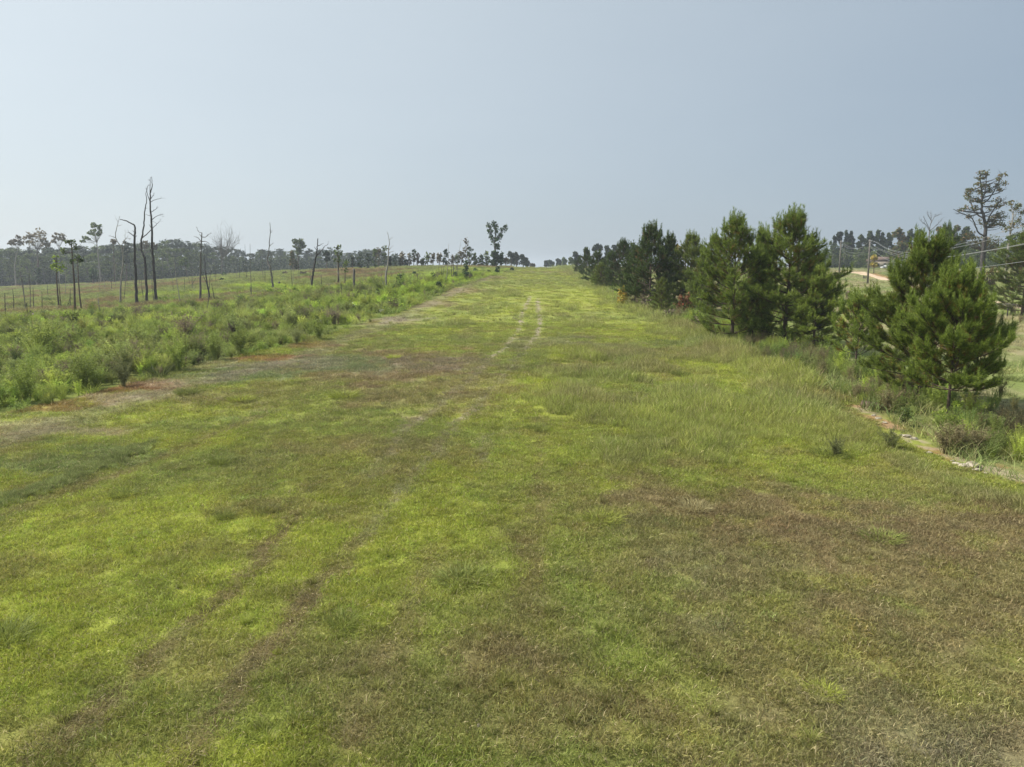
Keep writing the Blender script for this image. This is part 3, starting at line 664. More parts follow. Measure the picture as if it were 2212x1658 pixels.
def tree(f, name, label, cat, trunk, tr=(.18, .06), limbs=(), lr=.06, ells=(), leaf='leaf_far', dens=1.0, D=None, bark='bark', ls=None, group=None, crown='crown', twig=0, shell=.5, branch='branch', sub=3, seed=None, clump=None):
    seed = seed if seed is not None else int(abs(trunk[0][0] * 7 + trunk[0][1] * 13 + f(0, 0)[0] * 3)) % 99991
    rng = np.random.default_rng(seed); px, py = f(*trunk[0])
    if D is None: B = G(px, py); D = B[1]
    else: B = W(px, py, D); B[2] = terr(B[0], B[1])
    o = empty(name, B, label, cat, group); m2px = D / FPX
    T = [W(*f(*p), D + rng.normal(0, .004 * D * (i > 0) * .5)) for i, p in enumerate(trunk)]; T[0] = B - [0, 0, .15]
    if len(T) > 2 and T[1][2] < T[0][2]: T.pop(1)
    P = smooth_path(T, 5); P[1:-1] += rng.normal(0, tr[0] * .12, P[1:-1].shape); mb = MB(); thin = .74 if 'dead' in name or 'bare' in name else 1.; rr = thin * np.interp(np.linspace(0, 1, len(P)), [0, .06, 1], [tr[0] * 1.35, tr[0], tr[1]])
    tube(mb, P, rr, 8)
    mb.obj('trunk', MAT[bark], o, True, B)
    for L in limbs:
        pts = [np.array(W(*f(*p), D)) for p in L]; ln = np.linalg.norm(pts[-1] - pts[0]); dy = rng.uniform(-.55, .55) * ln
        pts = [W(*f(*p), D + dy * i / (len(L) - 1)) for i, p in enumerate(L)]
        j = np.argmin(np.linalg.norm(P - pts[0], axis=1)); r0 = min(lr, rr[j] * .8); pts[0] = P[j] if np.linalg.norm(P[j] - pts[0]) < 8 * r0 + .5 else pts[0]
        mb = MB(); Q = smooth_path(pts, 4); Q[1:-1] += rng.normal(0, r0 * .25, Q[1:-1].shape); tube(mb, Q, np.linspace(r0, r0 * .3, len(Q)), 5)
        for k in range(sub):
            t = rng.integers(len(Q) // 3, len(Q)); dd = unit(Q[min(t, len(Q) - 1)] - Q[t - 1]); twigs(mb, Q[t - (t == len(Q))], dd + rng.normal(0, .5, 3) + [0, 0, .2], ln * rng.uniform(.12, .28), r0 * .3, 1, rng)
        mb.obj(branch, MAT[bark], o, False, B)
    if ells:
        mb = MB(); wd = MB(); lsz = ls or max(.10, .0019 * D)
        for (cx, cy, rx, ry) in ells:
            x0, _ = f(0, 0); x1, _ = f(1, 0); k = (x1 - x0) * m2px
            c = W(*f(cx, cy), D + rng.uniform(-.3, .3) * rx * k); R = np.array([rx * k, rx * k * .85, ry * k])
            ar = R[0] * R[2]; cl = clump or max(.35, min(R[0], R[2]) * .34); ncl = max(6, int(dens * 3.2 * ar / cl ** 2)); cc = clusters(c, R * .88, ncl, rng, shell)
            if twig:
                s = P[np.argmin(np.linalg.norm(P - c, axis=1))]
                for q in cc: twigs(wd, s, q - s, np.linalg.norm(q - s), lr * .7, twig, rng, .3, .5)
                continue
            nl = max(5, int(1.7 * (cl / lsz) ** 2 * 1.1))
            for q in cc:
                sq = rng.uniform(.6, 1.15); v = np.clip(rng.normal(0, .5, (nl, 3)), -1, 1) * cl * rng.uniform(.6, 1.25) * np.array([1, 1, sq]) + q; leaves(mb, v, lsz, rng)
            for q in cc[::2]:
                a = P[np.argmin(np.linalg.norm(P - (q - [0, 0, np.linalg.norm(q - c) * .6]), axis=1))]
                tube(wd, smooth_path([a, (a + q) / 2 + [0, 0, -.08 * np.linalg.norm(q - a)], q], 2), np.linspace(max(.03, lr * .5), .015, 5), 3, False)
        if wd.n: wd.obj('limbs', MAT[bark], o, False, B)
        if mb.n: mb.obj(crown, MAT[leaf], o, False, B)
    return o

def pine_parts(h, R, seed, whorls=15, per=5, clear=.10, prof=.28, K=16, nl=.22, dens=1.0, nw=.0085, lean=.02, rust=.22):
    """young loblolly pine: whorled branches carrying bottle-brush shoots"""
    rng = np.random.default_rng(seed); tk, nd = MB(), MB(); n = 12; z = np.linspace(0, h * .97, n)
    off = np.cumsum(rng.normal(0, lean, (n, 2)) * h / n, axis=0); off[0] = 0
    P = np.stack([off[:, 0], off[:, 1], z], 1); P[0, 2] = -.15; tr = .0135 * h; tube(tk, P, np.linspace(tr, .012, n), 7)
    B, Dr, L, T = [], [], [], []; brs = MB()
    for w in range(whorls):
        t = clear + (1 - clear) * (w / whorls) ** .9; z0 = t * h + rng.normal(0, .04)
        c = np.array([np.interp(z0, z, P[:, 0]), np.interp(z0, z, P[:, 1]), z0])
        pr = np.interp(t, [0, prof, .55, .8, 1], [.82, 1, .84, .46, .07]); a0 = rng.uniform(0, 6.28)
        for b in range(per + (rng.uniform() < .4)):
            a = a0 + 6.283 * b / per + rng.normal(0, .25); Lb = R * pr * rng.uniform(.62, 1.18); e = math.radians(np.interp(t, [0, .4, 1], [-6, 16, 55]) + rng.normal(0, 7))
            d = np.array([math.cos(a) * math.cos(e), math.sin(a) * math.cos(e), math.sin(e)]); pts = [c]; q = d.copy(); m = 5
            for i in range(m): q = unit(q + rng.normal(0, .07, 3) + [0, 0, .10]); pts.append(pts[-1] + q * Lb / m)
            pts = np.array(pts); tube(brs, pts, np.linspace(max(.012, tr * .32 * pr), .007, m + 1), 4, False)
            nsub = max(2, int((3 + 5.5 * Lb / 2) * dens))
            for s in range(nsub):
                ts = rng.uniform(.30, 1.0) if s else 1.0; i = min(m - 1, int(ts * m)); sp = pts[i] + (pts[i + 1] - pts[i]) * (ts * m - i); bd = unit(pts[i + 1] - pts[i])
                sd = unit(bd * .8 + unit(np.cross(bd, [0, 0, 1])) * rng.choice([-1, 1]) * rng.uniform(.3, 1.0) + [0, 0, rng.uniform(.0, .75)]); sl = (.22 + .38 * Lb * (1.1 - ts)) * rng.uniform(.7, 1.25)
                if s == 0: sd = unit(bd + [0, 0, .45]); sl = .3
                e2 = sp + sd * sl + [0, 0, .1 * sl]; tube(brs, [sp, (sp + e2) / 2, e2], [.008, .006, .004], 3, False)
                if rng.uniform() < .22 + .4 * t and ts > .75:
                    cl = rng.uniform(.12, .34) * (.6 + t)
                    for q2 in (0, .5, 1): B.append(e2 + np.array([0, 0, cl * q2 + .05])); Dr.append(np.array([0, 0, 1.]) + rng.normal(0, .08, 3)); L.append(nl * .8); T.append(0)
                k = max(2, int(sl / .085)); tt = rng.uniform(.35, 1, k); tt[0] = 1
                for q2 in tt:
                    B.append(sp + (e2 - sp) * q2 + rng.normal(0, .03, 3)); Dr.append(sd + [0, 0, .25]); L.append(nl)
                    inner = 1 - (np.hypot(*(B[-1][:2] - c[:2])) / (R * pr + .01)); T.append(1.0 * (rng.uniform() < rust * (inner > .35)) * rng.uniform(.4, 1))
    for k in range(9): B.append(P[-1] + [0, 0, .12 - .1 * k]); Dr.append(np.array([0, 0, 1.]) + rng.normal(0, .1, 3)); L.append(nl); T.append(0)
    needles(nd, np.array(B), np.array(Dr), np.array(L), rng, K=K, w=nw, spread=.62, tint=np.array(T))
    return tk, brs, nd
def pine_proto(h, R, seed, mat, **kw):
    tk, br, nd = pine_parts(h, R, seed, **kw)
    return (h, R, tk.mesh('trunk', MAT['bark'], True), br.mesh('branches', MAT['bark']), nd.mesh('needles', MAT[mat]))
def place_pine(proto, px, by, ty, Rpx, label, group=None, rz=0., D=None, needle=None, name='pine_tree'):
    if D is None: B = G(px, by); D = B[1]
    else: B = W(px, by, D); B[2] = terr(B[0], B[1])
    H = (W(px, ty, D)[2] - B[2]); h, R, a, b, c = proto; s = H / h; sr = 1.10 * Rpx * D / FPX / R
    o = empty(name, B, label, 'pine tree', group); o.scale = (sr, sr, s); o.rotation_euler = (0, 0, rz)
    for nm, me in (('trunk', a), ('branches', b), ('needles', c)):
        if nm == 'needles' and needle:
            me = me.copy(); me.materials.clear(); me.materials.append(MAT[needle])
        x = bpy.data.objects.new(nm, me); COL.objects.link(x); x.parent = o
    return o
PA = pine_proto(6.6, 2.5, 101, 'needle', whorls=18, per=5, clear=.10, prof=.36, dens=2.0, K=17)
PB = pine_proto(5.6, 2.6, 102, 'needle', whorls=15, per=5, clear=.22, prof=.38, dens=2.6, K=18)
PC = pine_proto(7.0, 2.2, 103, 'needle', whorls=17, per=5, clear=.07, prof=.26, dens=1.9, K=14)
PD = pine_proto(7.0, 2.3, 104, 'needle', whorls=18, per=5, clear=.06, prof=.24, dens=1.8, K=14)
PE = pine_proto(3.6, 1.3, 105, 'needle', whorls=10, per=4, clear=.30, prof=.5, dens=1.6, K=15)
PF = pine_proto(6.0, 2.0, 106, 'needle_dark', whorls=15, per=5, clear=.06, prof=.26, K=12, dens=1.7, nw=.012)
HEDGE = 'young pines in the row along the right of the grass strip'
for a in [
 (PA, 915, 400, 246, 58, 'tall front pine with orange inner needles, just behind the widest pine at the ditch', 0.4, None),
 (PB, 947, 423, 280, 55, 'wide spreading pine nearest the camera, two dark trunks visible above the stony ditch', 2.0, None),
 (PE, 976, 400, 318, 22, 'low right shoulder pine pressed against the widest front pine', 4.0, 'needle_dark'),
 (PE, 855, 377, 300, 29, 'small open pine with bare lower trunk left of the large front pine', 1.0, None),
 (PC, 813, 352, 272, 30, 'small bright pine in front of the right side of the broad two-topped pine', 2.4, 'needle_light'),
 (PD, 784, 345, 217, 50, 'broad pine with the tallest pointed leader in the row', 0.2, None),
 (PE, 752, 343, 288, 20, 'yellow-green pine sapling at the left foot of the broad tall pine', 3.2, 'needle_light'),
 (PC, 732, 342, 222, 40, 'dark dense pine with rusty inner branches, left of the tallest leader', 5.0, None),
 (PD, 758, 336, 233, 26, 'slimmer pine whose top pokes up between the two tallest pines', 1.3, None),
 (PC, 806, 330, 250, 30, 'pine behind the broad tall pine, tip showing beside the paired poles', 3.5, 'needle_dark'),
 (PD, 690, 309, 237, 24, 'lighter green pine with a narrow spire above the red-leaved shrub', 2.2, 'needle_light'),
 (PC, 712, 312, 240, 22, 'pine tucked behind the dark rusty pine on its left side', 4.2, None),
 (PF, 649, 306, 229, 27, 'tall blue-green pine with open twiggy top in the middle of the row', 0.8, None),
 (PF, 668, 305, 238, 18, 'shorter pine joined to the right of the tall blue-green pine', 3.0, None),
 (PC, 636, 300, 252, 20, 'pine with bare grey inner twigs just left of the tall blue-green pine', 5.5, 'needle_dark'),
 (PF, 622, 291, 243, 18, 'rounded dark pine under the pale grey far trees', 1.9, None),
 (PF, 610, 287, 256, 14, 'low dark pine between the rounded pine and the row end', 2.9, None),
 (PF, 597, 285, 253, 14, 'dense very dark pine near the far end of the row', 0.1, None),
 (PC, 601, 289, 264, 11, 'low bushy pine in front of the very dark pine near the row end', 4.7, None),
 (PF, 586, 278, 250, 8, 'slender pine second from the far end of the row', 1.1, None),
 (PF, 579, 274, 258, 6, 'smallest pine at the far end of the row beside the crest', 2.1, None),
 (PC, 661, 314, 280, 12, 'low pine bough thicket below the lighter green pine', 0.6, 'needle_light'),
 (PC, 701, 315, 256, 20, 'short green pine filling the gap before the dark rusty pine', 2.6, None),
]:
    place_pine(a[0], a[1], a[2], a[3], a[4], a[5], HEDGE, a[6], None, a[7])
place_pine(PD, 1022, 316, 232, 36, 'large pine at the right edge of the picture beside the dirt road', None, 1.0, None, None)
place_pine(PC, 939, 300, 229, 22, 'dark solitary pine spire rising behind the large front pine', None, 2.0, 112, 'needle_dark')

# ---- hazy treeline on the left: forest pines and hardwoods
def far_parts(h, kind, seed):
    rng = np.random.default_rng(seed); tk, cr = MB(), MB(); bend = rng.normal(0, .3, 2)
    P = smooth_path([(0, 0, -.5), (bend[0] * .5, bend[1] * .5, h * .5), (bend[0], bend[1], h * .93)], 4); tube(tk, P, np.linspace(.24, .06, len(P)), 5)
    n = {'pine': 34, 'hard': 44, 'young': 18}[kind]; lo = {'pine': .26, 'hard': .06, 'young': .12}[kind]
    for k in range(n):
        t = rng.uniform(lo, 1.0); wid = h * {'pine': .17, 'hard': .24, 'young': .13}[kind] * math.sin(math.pi * min(1, max(.14, (1.04 - t) / (1.15 - lo)))) ** .6
        a = rng.uniform(0, 6.283); r = wid * rng.uniform(.3, 1.0); c = np.array([bend[0] * t + r * math.cos(a), bend[1] * t + r * math.sin(a), h * t])
        cl = h * .052 * rng.uniform(.5, 1.5); m = 46; leaves(cr, c + np.clip(rng.normal(0, .5, (m, 3)), -1.1, 1.1) * cl * np.array([1.15, 1.15, rng.uniform(.5, 1.1)]), .35, rng)
        s = np.array([bend[0] * t, bend[1] * t, max(h * lo * .7, h * t - r * .8)]); tube(tk, [s, (s + c) / 2, c], [.05, .04, .02], 3, False)
    return (h, tk.mesh('trunk', MAT['bark_grey'], True), cr.mesh('crown', MAT['leaf_far' if kind != 'hard' else 'leaf_hard']))
FP = [far_parts(18, 'pine', 300 + k) for k in range(6)]; FH = [far_parts(16, 'hard', 320 + k) for k in range(6)]; FY = [far_parts(12, 'young', 340 + k) for k in range(4)]
def place_far(pr, px, top, D, label, cat, group, rng, wide=1.0, name='forest_tree'):
    p = W(px, 270, D); z = float(terr(p[0], p[1])); H = max(6., W(px, top, D)[2] - z); s = H / pr[0]
    o = empty(name, (p[0], D, z), label, cat, group); w = wide * s * rng.uniform(.85, 1.2) ; w = max(w, .55); o.scale = (w, w, s); o.rotation_euler = (0, 0, rng.uniform(0, 6.28))
    for nm, me in (('trunk', pr[1]), ('crown', pr[2])):
        x = bpy.data.objects.new(nm, me); COL.objects.link(x); x.parent = o
    return o
rng = np.random.default_rng(77)
TOPX = [-60, 0, 40, 75, 105, 130, 160, 175, 190, 205, 235, 248, 262, 300, 330, 345, 360, 372, 385, 400, 430, 470, 500]
TOPY = [249, 250, 249, 249, 246, 245, 244, 241, 242, 246, 248, 254, 251, 251, 249, 252, 251, 249, 252, 256, 260, 262, 262]
n_t = 0
for row, (D0, D1, step, dy) in enumerate([(335, 470, 6.2, 0), (375, 540, 7.5, -.5), (300, 430, 10, 6)]):
    px = -70.
    while px < 400:
        D = np.interp(px, [0, 150, 250, 400], [D0, D0 + 10, D1 - 60, D1]) + rng.uniform(-8, 14)
        top = np.interp(px, TOPX, TOPY) + dy + rng.uniform(-1.5, 3.5)
        kind = rng.uniform(); hard = kind < (.45 if px < 110 else .12) or row == 2
        place_far(FH[rng.integers(6)] if hard else FP[rng.integers(6)], px, top, D,
                  'mid-height leafy tree at the front foot of the hazy left treeline' if row == 2 else ('leafy hardwood in the dense hazy treeline beyond the cleared ground' if hard else 'tall slim pine in the dense hazy treeline beyond the cleared ground'),
                  'tree', 'trees of the hazy treeline on the left', rng, 1.15)
        px += step * rng.uniform(.6, 1.15); n_t += 1
# undergrowth at the foot of the treeline and of the wood on the right
def undergrowth(name, segs, rng, mat):
    mb = MB()
    for (pxa, pxb, D0, D1, hh, n) in segs:
        for k in range(n):
            px = rng.uniform(pxa, pxb); D = rng.uniform(D0, D1); p = W(px, 270, D); p[2] = terr(p[0], p[1]); h = hh * rng.uniform(.4, 1.1)
            m = 60; leaves(mb, p + np.minimum(np.abs(rng.normal(0, .5, (m, 3))), 1.0) * np.array([rng.choice([-1, 1]) * h * .5, h * .5, h]) + rng.normal(0, .4, (m, 3)) * h * .4 * [1, 1, .3], .0013 * D, rng)
    o = mb.obj(name, MAT[mat]); tag(o, kind='stuff')
undergrowth('treeline_undergrowth', [(-70, 120, 300, 345, 7, 330), (120, 260, 310, 400, 6, 260), (240, 400, 330, 470, 8, 420)], np.random.default_rng(5), 'leaf_far')
undergrowth('roadside_wood_undergrowth', [(818, 900, 322, 350, 8, 420), (900, 1100, 250, 330, 9, 700)], np.random.default_rng(6), 'leaf_hard')

# ---- snags, bare trees and spindly pines on the cleared ground (left)
SN = 'dead standing trees on the cleared ground'
tree(r1, 'dead_tree', 'thick dark snag whose top bends over to the left like a hook', 'dead tree', [(1422, 1440), (1408, 1250), (1400, 1000), (1392, 760), (1402, 650), (1385, 600), (1300, 560), (1242, 546)], (.27, .06), [[(1390, 735), (1352, 690), (1330, 675)], [(1398, 672), (1375, 664)], [(1396, 740), (1415, 715)]], .07, bark='bark_backlit')
tree(r1, 'dead_tree', 'crooked middle snag with a long side limb rising right, between hooked and tallest snag', 'dead tree', [(1525, 1412), (1515, 1200), (1500, 960), (1470, 880), (1460, 780), (1480, 680), (1495, 560), (1505, 430), (1518, 360), (1512, 270)], (.24, .05), [[(1470, 745), (1530, 690), (1600, 620), (1650, 570)], [(1505, 440), (1520, 432)], [(1516, 270), (1535, 190)], [(1500, 950), (1515, 930)]], .08, bark='bark_backlit')
tree(r1, 'dead_tree', 'tallest straight black snag with stubby broken branches near its top', 'dead tree', [(1622, 1406), (1600, 1150), (1580, 900), (1572, 640), (1560, 440), (1558, 280), (1575, 200), (1572, 105)], (.28, .04), [[(1562, 330), (1585, 300), (1600, 270)], [(1570, 375), (1600, 345), (1680, 325)], [(1573, 480), (1600, 450), (1640, 420)], [(1575, 560), (1630, 510), (1700, 490)], [(1557, 525), (1525, 500)], [(1552, 360), (1520, 250), (1538, 185)], [(1560, 270), (1556, 170), (1560, 110)], [(1572, 640), (1545, 600)]], .055, bark='bark_backlit')
tree(r1, 'bare_tree', 'pale slender bare tree with fine twigs left of the hooked snag', 'bare tree', [(1245, 1422), (1252, 1200), (1275, 1000), (1262, 850), (1215, 770), (1195, 710), (1215, 620), (1242, 510)], (.17, .03), [[(1250, 1190), (1200, 1100), (1190, 950)], [(1265, 830), (1310, 740), (1350, 760)], [(1212, 620), (1270, 600)], [(1225, 570), (1195, 520)], [(1200, 740), (1130, 712)], [(1262, 900), (1290, 800), (1300, 690)]], .05, bark='pale', sub=5)
tree(r2, 'dead_tree', 'grey snag with arching antler-like limbs on both sides', 'dead tree', [(425, 1292), (430, 1000), (437, 700), (449, 420)], (.22, .09), [[(442, 445), (405, 400), (380, 345)], [(450, 487), (500, 470), (540, 437), (575, 425)], [(437, 518), (400, 485), (345, 462)], [(437, 552), (400, 535), (370, 562)], [(448, 548), (500, 530), (560, 570)], [(442, 472), (415, 430)], [(447, 575), (490, 600), (520, 640)]], .06, bark='bark_grey')
tree(r2, 'dead_tree', 'thin leaning snag forked low, right of the antler-limbed snag', 'dead tree', [(556, 1292), (520, 1080), (495, 900), (480, 700)], (.17, .05), [[(520, 1080), (480, 1000), (455, 950)], [(560, 1290), (570, 1240)]], .06, bark='bark_backlit')
tree(r2, 'dead_tree', 'tall kinked snag standing alone with bare tip against the sky', 'dead tree', [(1360, 1132), (1340, 980), (1325, 880), (1295, 800), (1286, 740), (1305, 680), (1312, 520), (1325, 410), (1315, 285)], (.22, .05), [[(1325, 425), (1348, 390)], [(1322, 605), (1360, 550)], [(1326, 880), (1330, 780), (1328, 670)], [(1320, 400), (1312, 375)]], .07, bark='bark_grey')
tree(r2, 'dead_tree', 'forked snag with one limb spreading far to the right at the lime thicket', 'dead tree', [(1845, 1202), (1855, 1040), (1875, 900), (1890, 800), (1910, 700), (1920, 600), (1930, 490)], (.24, .08), [[(1912, 715), (1975, 650), (2010, 600), (2060, 565)], [(2005, 605), (2000, 555)], [(1912, 640), (1885, 600)], [(1875, 900), (1850, 880)]], .08, bark='bark_backlit')
tree(r3, 'bare_tree', 'tall wavy pale bare tree forked at its foot near the dark evergreen shrub', 'bare tree', [(500, 862), (500, 700), (520, 600), (522, 480), (530, 400), (516, 305)], (.2, .03), [[(528, 470), (560, 437)], [(524, 500), (575, 482)], [(527, 375), (565, 350)], [(520, 340), (508, 300)]], .05, bark='pale', sub=4)
tree(r3, 'bare_tree', 'short forked bare sapling at the foot of the tall wavy bare tree', 'bare tree', [(490, 862), (475, 800), (450, 700)], (.12, .03), [[(478, 800), (490, 720), (485, 660)], [(500, 850), (530, 820)]], .05, bark='pale', sub=4)
tree(r3, 'dead_tree', 'stout broken grey snag with flat top left of the dark evergreen shrub', 'dead tree', [(197, 887), (197, 760), (193, 652)], (.26, .2), [[(196, 700), (212, 680)]], .05, bark='bark_grey')
def pole_snag(f, x0, y0, x1, y1, label, r=.07, bark='bark_backlit', D=None):
    rg = np.random.default_rng(int(x0 * 3 + y0)); mx = (x0 + x1) / 2 + rg.normal(0, 4)
    tree(f, 'thin_dead_tree', label, 'dead tree', [(x0, y0), (mx, (y0 + y1) / 2), (x1, y1)], (r, r * .5), [[(mx, (y0 + y1) / 2), (mx + rg.normal(0, 14), (y0 + y1) / 2 - 18)]], r * .4, bark=bark, group='thin dead trees on the cleared ground', D=D, sub=1)
for a in [
 (r1, 55, 1592, 48, 1310, 'thin dead stem nearest the left edge of the picture'), (r1, 140, 1500, 130, 1265, 'second thin dead stem from the left edge'),
 (r1, 290, 1602, 275, 1410, 'short dead stem in front of the brown soil patch at far left'), (r1, 345, 1500, 342, 1252, 'faint upright stem left of the paired young pine trunks'),
 (r1, 440, 1502, 435, 1292, 'straight dead stem just left of the leafy young pine'), (r1, 500, 1360, 495, 1222, 'small distant stem above the straight dead stem'),
 (r1, 725, 1462, 728, 1262, 'dead stem between the young pine and the tufted pine'), (r1, 685, 1462, 722, 1372, 'short leaning stick crossing the stem left of the tufted pine'),
 (r1, 247, 1312, 228, 1085, 'slightly curved distant stem below the pale feathery tree'), (r1, 1155, 1285, 1150, 1050, 'thin dark stem in front of the treeline left of the pale bare tree'),
 (r1, 1285, 1382, 1300, 1170, 'thin stick directly right of the pale bare tree foot'), (r1, 1490, 1382, 1465, 1180, 'leaning vine-wrapped stem between the hooked and crooked snags'),
 (r1, 1595, 1402, 1585, 1150, 'thin black stem close against the left of the tallest snag'),
 (r2, 85, 1182, 80, 1050, 'short stem alone right of the tallest snag'), (r2, 228, 1160, 226, 1000, 'short stem halfway to the antler-limbed snag'), (r2, 305, 1112, 372, 1000, 'bowed stick leaning right toward the antler-limbed snag'),
 (r2, 610, 1024, 583, 660, 'tall leaning dead stem right of the low forked snag'), (r2, 626, 1062, 620, 850, 'thin stem touching the tall leaning dead stem'), (r2, 930, 1020, 932, 740, 'straight stem in front of the wide bare tree'),
 (r2, 1018, 1012, 998, 565, 'very straight tall stem standing clear above the treeline'), (r2, 1128, 1052, 1110, 960, 'stub left of the kinked snag in the field'), (r2, 1255, 1052, 1250, 870, 'stem just left of the kinked snag'),
 (r2, 1070, 1212, 1068, 1110, 'small upright stick left of the lime thicket'), (r2, 1607, 1112, 1588, 890, 'split dead stem at the right end of the lime thicket'), (r2, 1980, 1182, 1972, 950, 'pale broken stem right of the forked snag'),
 (r2, 1837, 1062, 1830, 840, 'thin stem touching the forked snag on its left'), (r2, 615, 1282, 572, 1062, 'crooked sapling stick right of the low forked snag'), (r2, 1688, 1012, 1682, 880, 'short distant stem under the heart-shaped tree'),
 (r3, 78, 905, 75, 780, 'black stub left of the stout broken snag'), (r3, 38, 850, 45, 790, 'tiny stub at the foot of the slim leafy pine'), (r3, 1000, 772, 998, 622, 'first stem of the dark cluster near the strip edge'),
 (r3, 1045, 792, 1050, 622, 'second stem of the dark cluster near the strip edge'), (r3, 1120, 782, 1120, 560, 'left one of the three tall dark stems'), (r3, 1143, 782, 1140, 540, 'middle and tallest of the three tall dark stems'),
 (r3, 1170, 762, 1168, 560, 'right one of the three tall dark stems'), (r3, 730, 865, 732, 780, 'short stem right of the dark evergreen shrub'), (r3, 805, 830, 800, 700, 'grey stem in the open weeds right of the evergreen shrub'),
 (r3, 890, 850, 892, 790, 'small stub before the dark cluster'), (r3, 930, 860, 935, 800, 'small stub beside the ivy bush before the dark cluster'), (r3, 560, 800, 545, 680, 'thin stick right of the tall wavy bare tree'),
]:
    pole_snag(*a)
rng = np.random.default_rng(909)
for k in range(34):
    px = rng.uniform(15, 500); D = rng.uniform(78, 200); p = W(px, 280, D)
    if p[0] > lex(D) - 3: continue
    z = float(terr(p[0], D)); hgt = rng.uniform(2.2, 7.5) * (.7 + D / 300); yb = py_ = None
    c_, s_ = math.cos(PITCH), math.sin(PITCH)
    def proj(q): 
        v = q - np.array([0, 0, CAMZ]); dep = v[1] * c_ - v[2] * s_; return (CX + FPX * v[0] / dep, CY - FPX * (v[1] * s_ + v[2] * c_) / dep)
    a = proj(np.array([p[0], D, z])); b = proj(np.array([p[0] + rng.normal(0, .5), D, z + hgt])); m = ((a[0] + b[0]) / 2 + rng.normal(0, .5), (a[1] + b[1]) / 2)
    tree(lambda X, Y: (X, Y), 'bare_sapling', 'slender bare sapling scattered among the weeds of the cleared ground', 'bare tree', [a, m, b], (.075, .025), [[m, (m[0] + rng.normal(0, 2.5), m[1] - 3)], [((m[0] + b[0]) / 2, (m[1] + b[1]) / 2), ((m[0] + b[0]) / 2 + rng.normal(0, 2.5), (m[1] + b[1]) / 2 - 2.5)]], .03, bark=['pale', 'bark_grey'][k % 2], sub=2, D=D, group='slender bare saplings on the cleared ground', seed=k + 5000)
tree(r2, 'tree_stump', 'black stump poking out above the lime thicket', 'stump', [(1437, 1110), (1438, 1080), (1439, 1050)], (.16, .2), bark='bark_backlit')
tree(r2, 'fallen_log', 'grey fallen log propped on a stub in the weeds', 'log', [(860, 1282), (900, 1250), (945, 1222)], (.14, .1), [[(945, 1240), (948, 1190)]], .08, bark='bark_grey')
# leafy trees on the cleared ground
tree(r1, 'pine_tree', 'spindly tufted pine with long bare trunk and flat-topped crown, left part of the clearing', 'pine tree', [(780, 1502), (765, 1150), (745, 850), (740, 775)], (.13, .04), [[(745, 900), (700, 880), (650, 870)], [(748, 850), (790, 800)]], .04, [(745, 790, 55, 30), (790, 830, 25, 35), (690, 780, 25, 18), (655, 880, 22, 12), (750, 980, 20, 20)], 'leaf_hard', .9)
tree(r1, 'pine_tree', 'thin leaning pine with a small crown right of the tufted pine', 'pine tree', [(845, 1502), (815, 1200), (805, 960)], (.10, .03), [], .04, [(812, 950, 28, 22), (845, 980, 14, 14)], 'leaf_hard', .8)
tree(r1, 'pine_tree', 'light green young pine with full crown on a bare double trunk', 'pine tree', [(610, 1462), (590, 1200), (582, 930)], (.12, .03), [[(600, 1300), (588, 1180)]], .05, [(580, 960, 40, 50), (590, 1050, 62, 60), (545, 1040, 35, 30), (630, 1030, 30, 35)], 'leaf_lime', .35)
pole_snag(r1, 635, 1482, 605, 1150, 'twin trunk beside the light green young pine', .09, 'bark')
tree(r1, 'hardwood_tree', 'big fan-shaped hardwood with thin brownish leaves above the treeline', 'tree', [(390, 1232), (392, 1060), (388, 860)], (.45, .2), [[(390, 960), (320, 860), (290, 760)], [(390, 900), (440, 800), (460, 700)], [(388, 880), (370, 770), (360, 680)], [(392, 960), (440, 880), (500, 790)]], .14, [(300, 760, 70, 50), (370, 700, 95, 52), (440, 730, 50, 60), (390, 790, 90, 50), (490, 800, 30, 50)], 'leaf_brown', .42, D=275, bark='bark_grey', shell=.7)
tree(r1, 'vine_covered_trunk', 'dark vine-clad lower trunk under the fan-shaped hardwood', 'tree', [(400, 1236), (398, 1100), (395, 960)], (.4, .2), [], .1, [(400, 1170, 24, 60), (398, 1090, 16, 60)], 'leaf_vine', 1.0, D=268)
tree(r1, 'hardwood_tree', 'pale feathery sparse tree left of the fan-shaped hardwood', 'tree', [(165, 1242), (155, 1000), (190, 850)], (.25, .1), [[(170, 940), (140, 850), (110, 790)], [(185, 870), (190, 780)]], .08, [(125, 790, 50, 32), (180, 750, 42, 45), (215, 800, 30, 30)], 'leaf_brown', .38, D=275, bark='pale', shell=.7)
tree(r1, 'hardwood_tree', 'small pale umbrella-shaped sparse tree right of the fan-shaped hardwood', 'tree', [(612, 1200), (612, 960), (612, 830)], (.22, .09), [[(612, 850), (570, 770), (545, 740)], [(612, 840), (650, 760), (670, 710)]], .07, [(610, 720, 70, 32), (640, 745, 50, 26), (560, 770, 32, 22)], 'leaf_brown', .36, D=290, bark='pale', shell=.7)
tree(r1, 'hardwood_tree', 'tall thin-crowned tree with dark leaf tufts and several pale limbs', 'tree', [(1038, 1100), (1015, 900), (1000, 780)], (.28, .12), [[(1005, 800), (985, 700), (975, 620)], [(1005, 800), (1030, 700), (1045, 640)], [(1000, 820), (940, 780), (880, 760)], [(1015, 760), (1060, 690)]], .09, [(975, 610, 34, 28), (1040, 640, 34, 42), (940, 680, 36, 30), (900, 740, 46, 26), (1000, 690, 60, 40), (860, 770, 26, 16)], 'leaf_hard', .42, D=260, bark='pale', shell=.6)
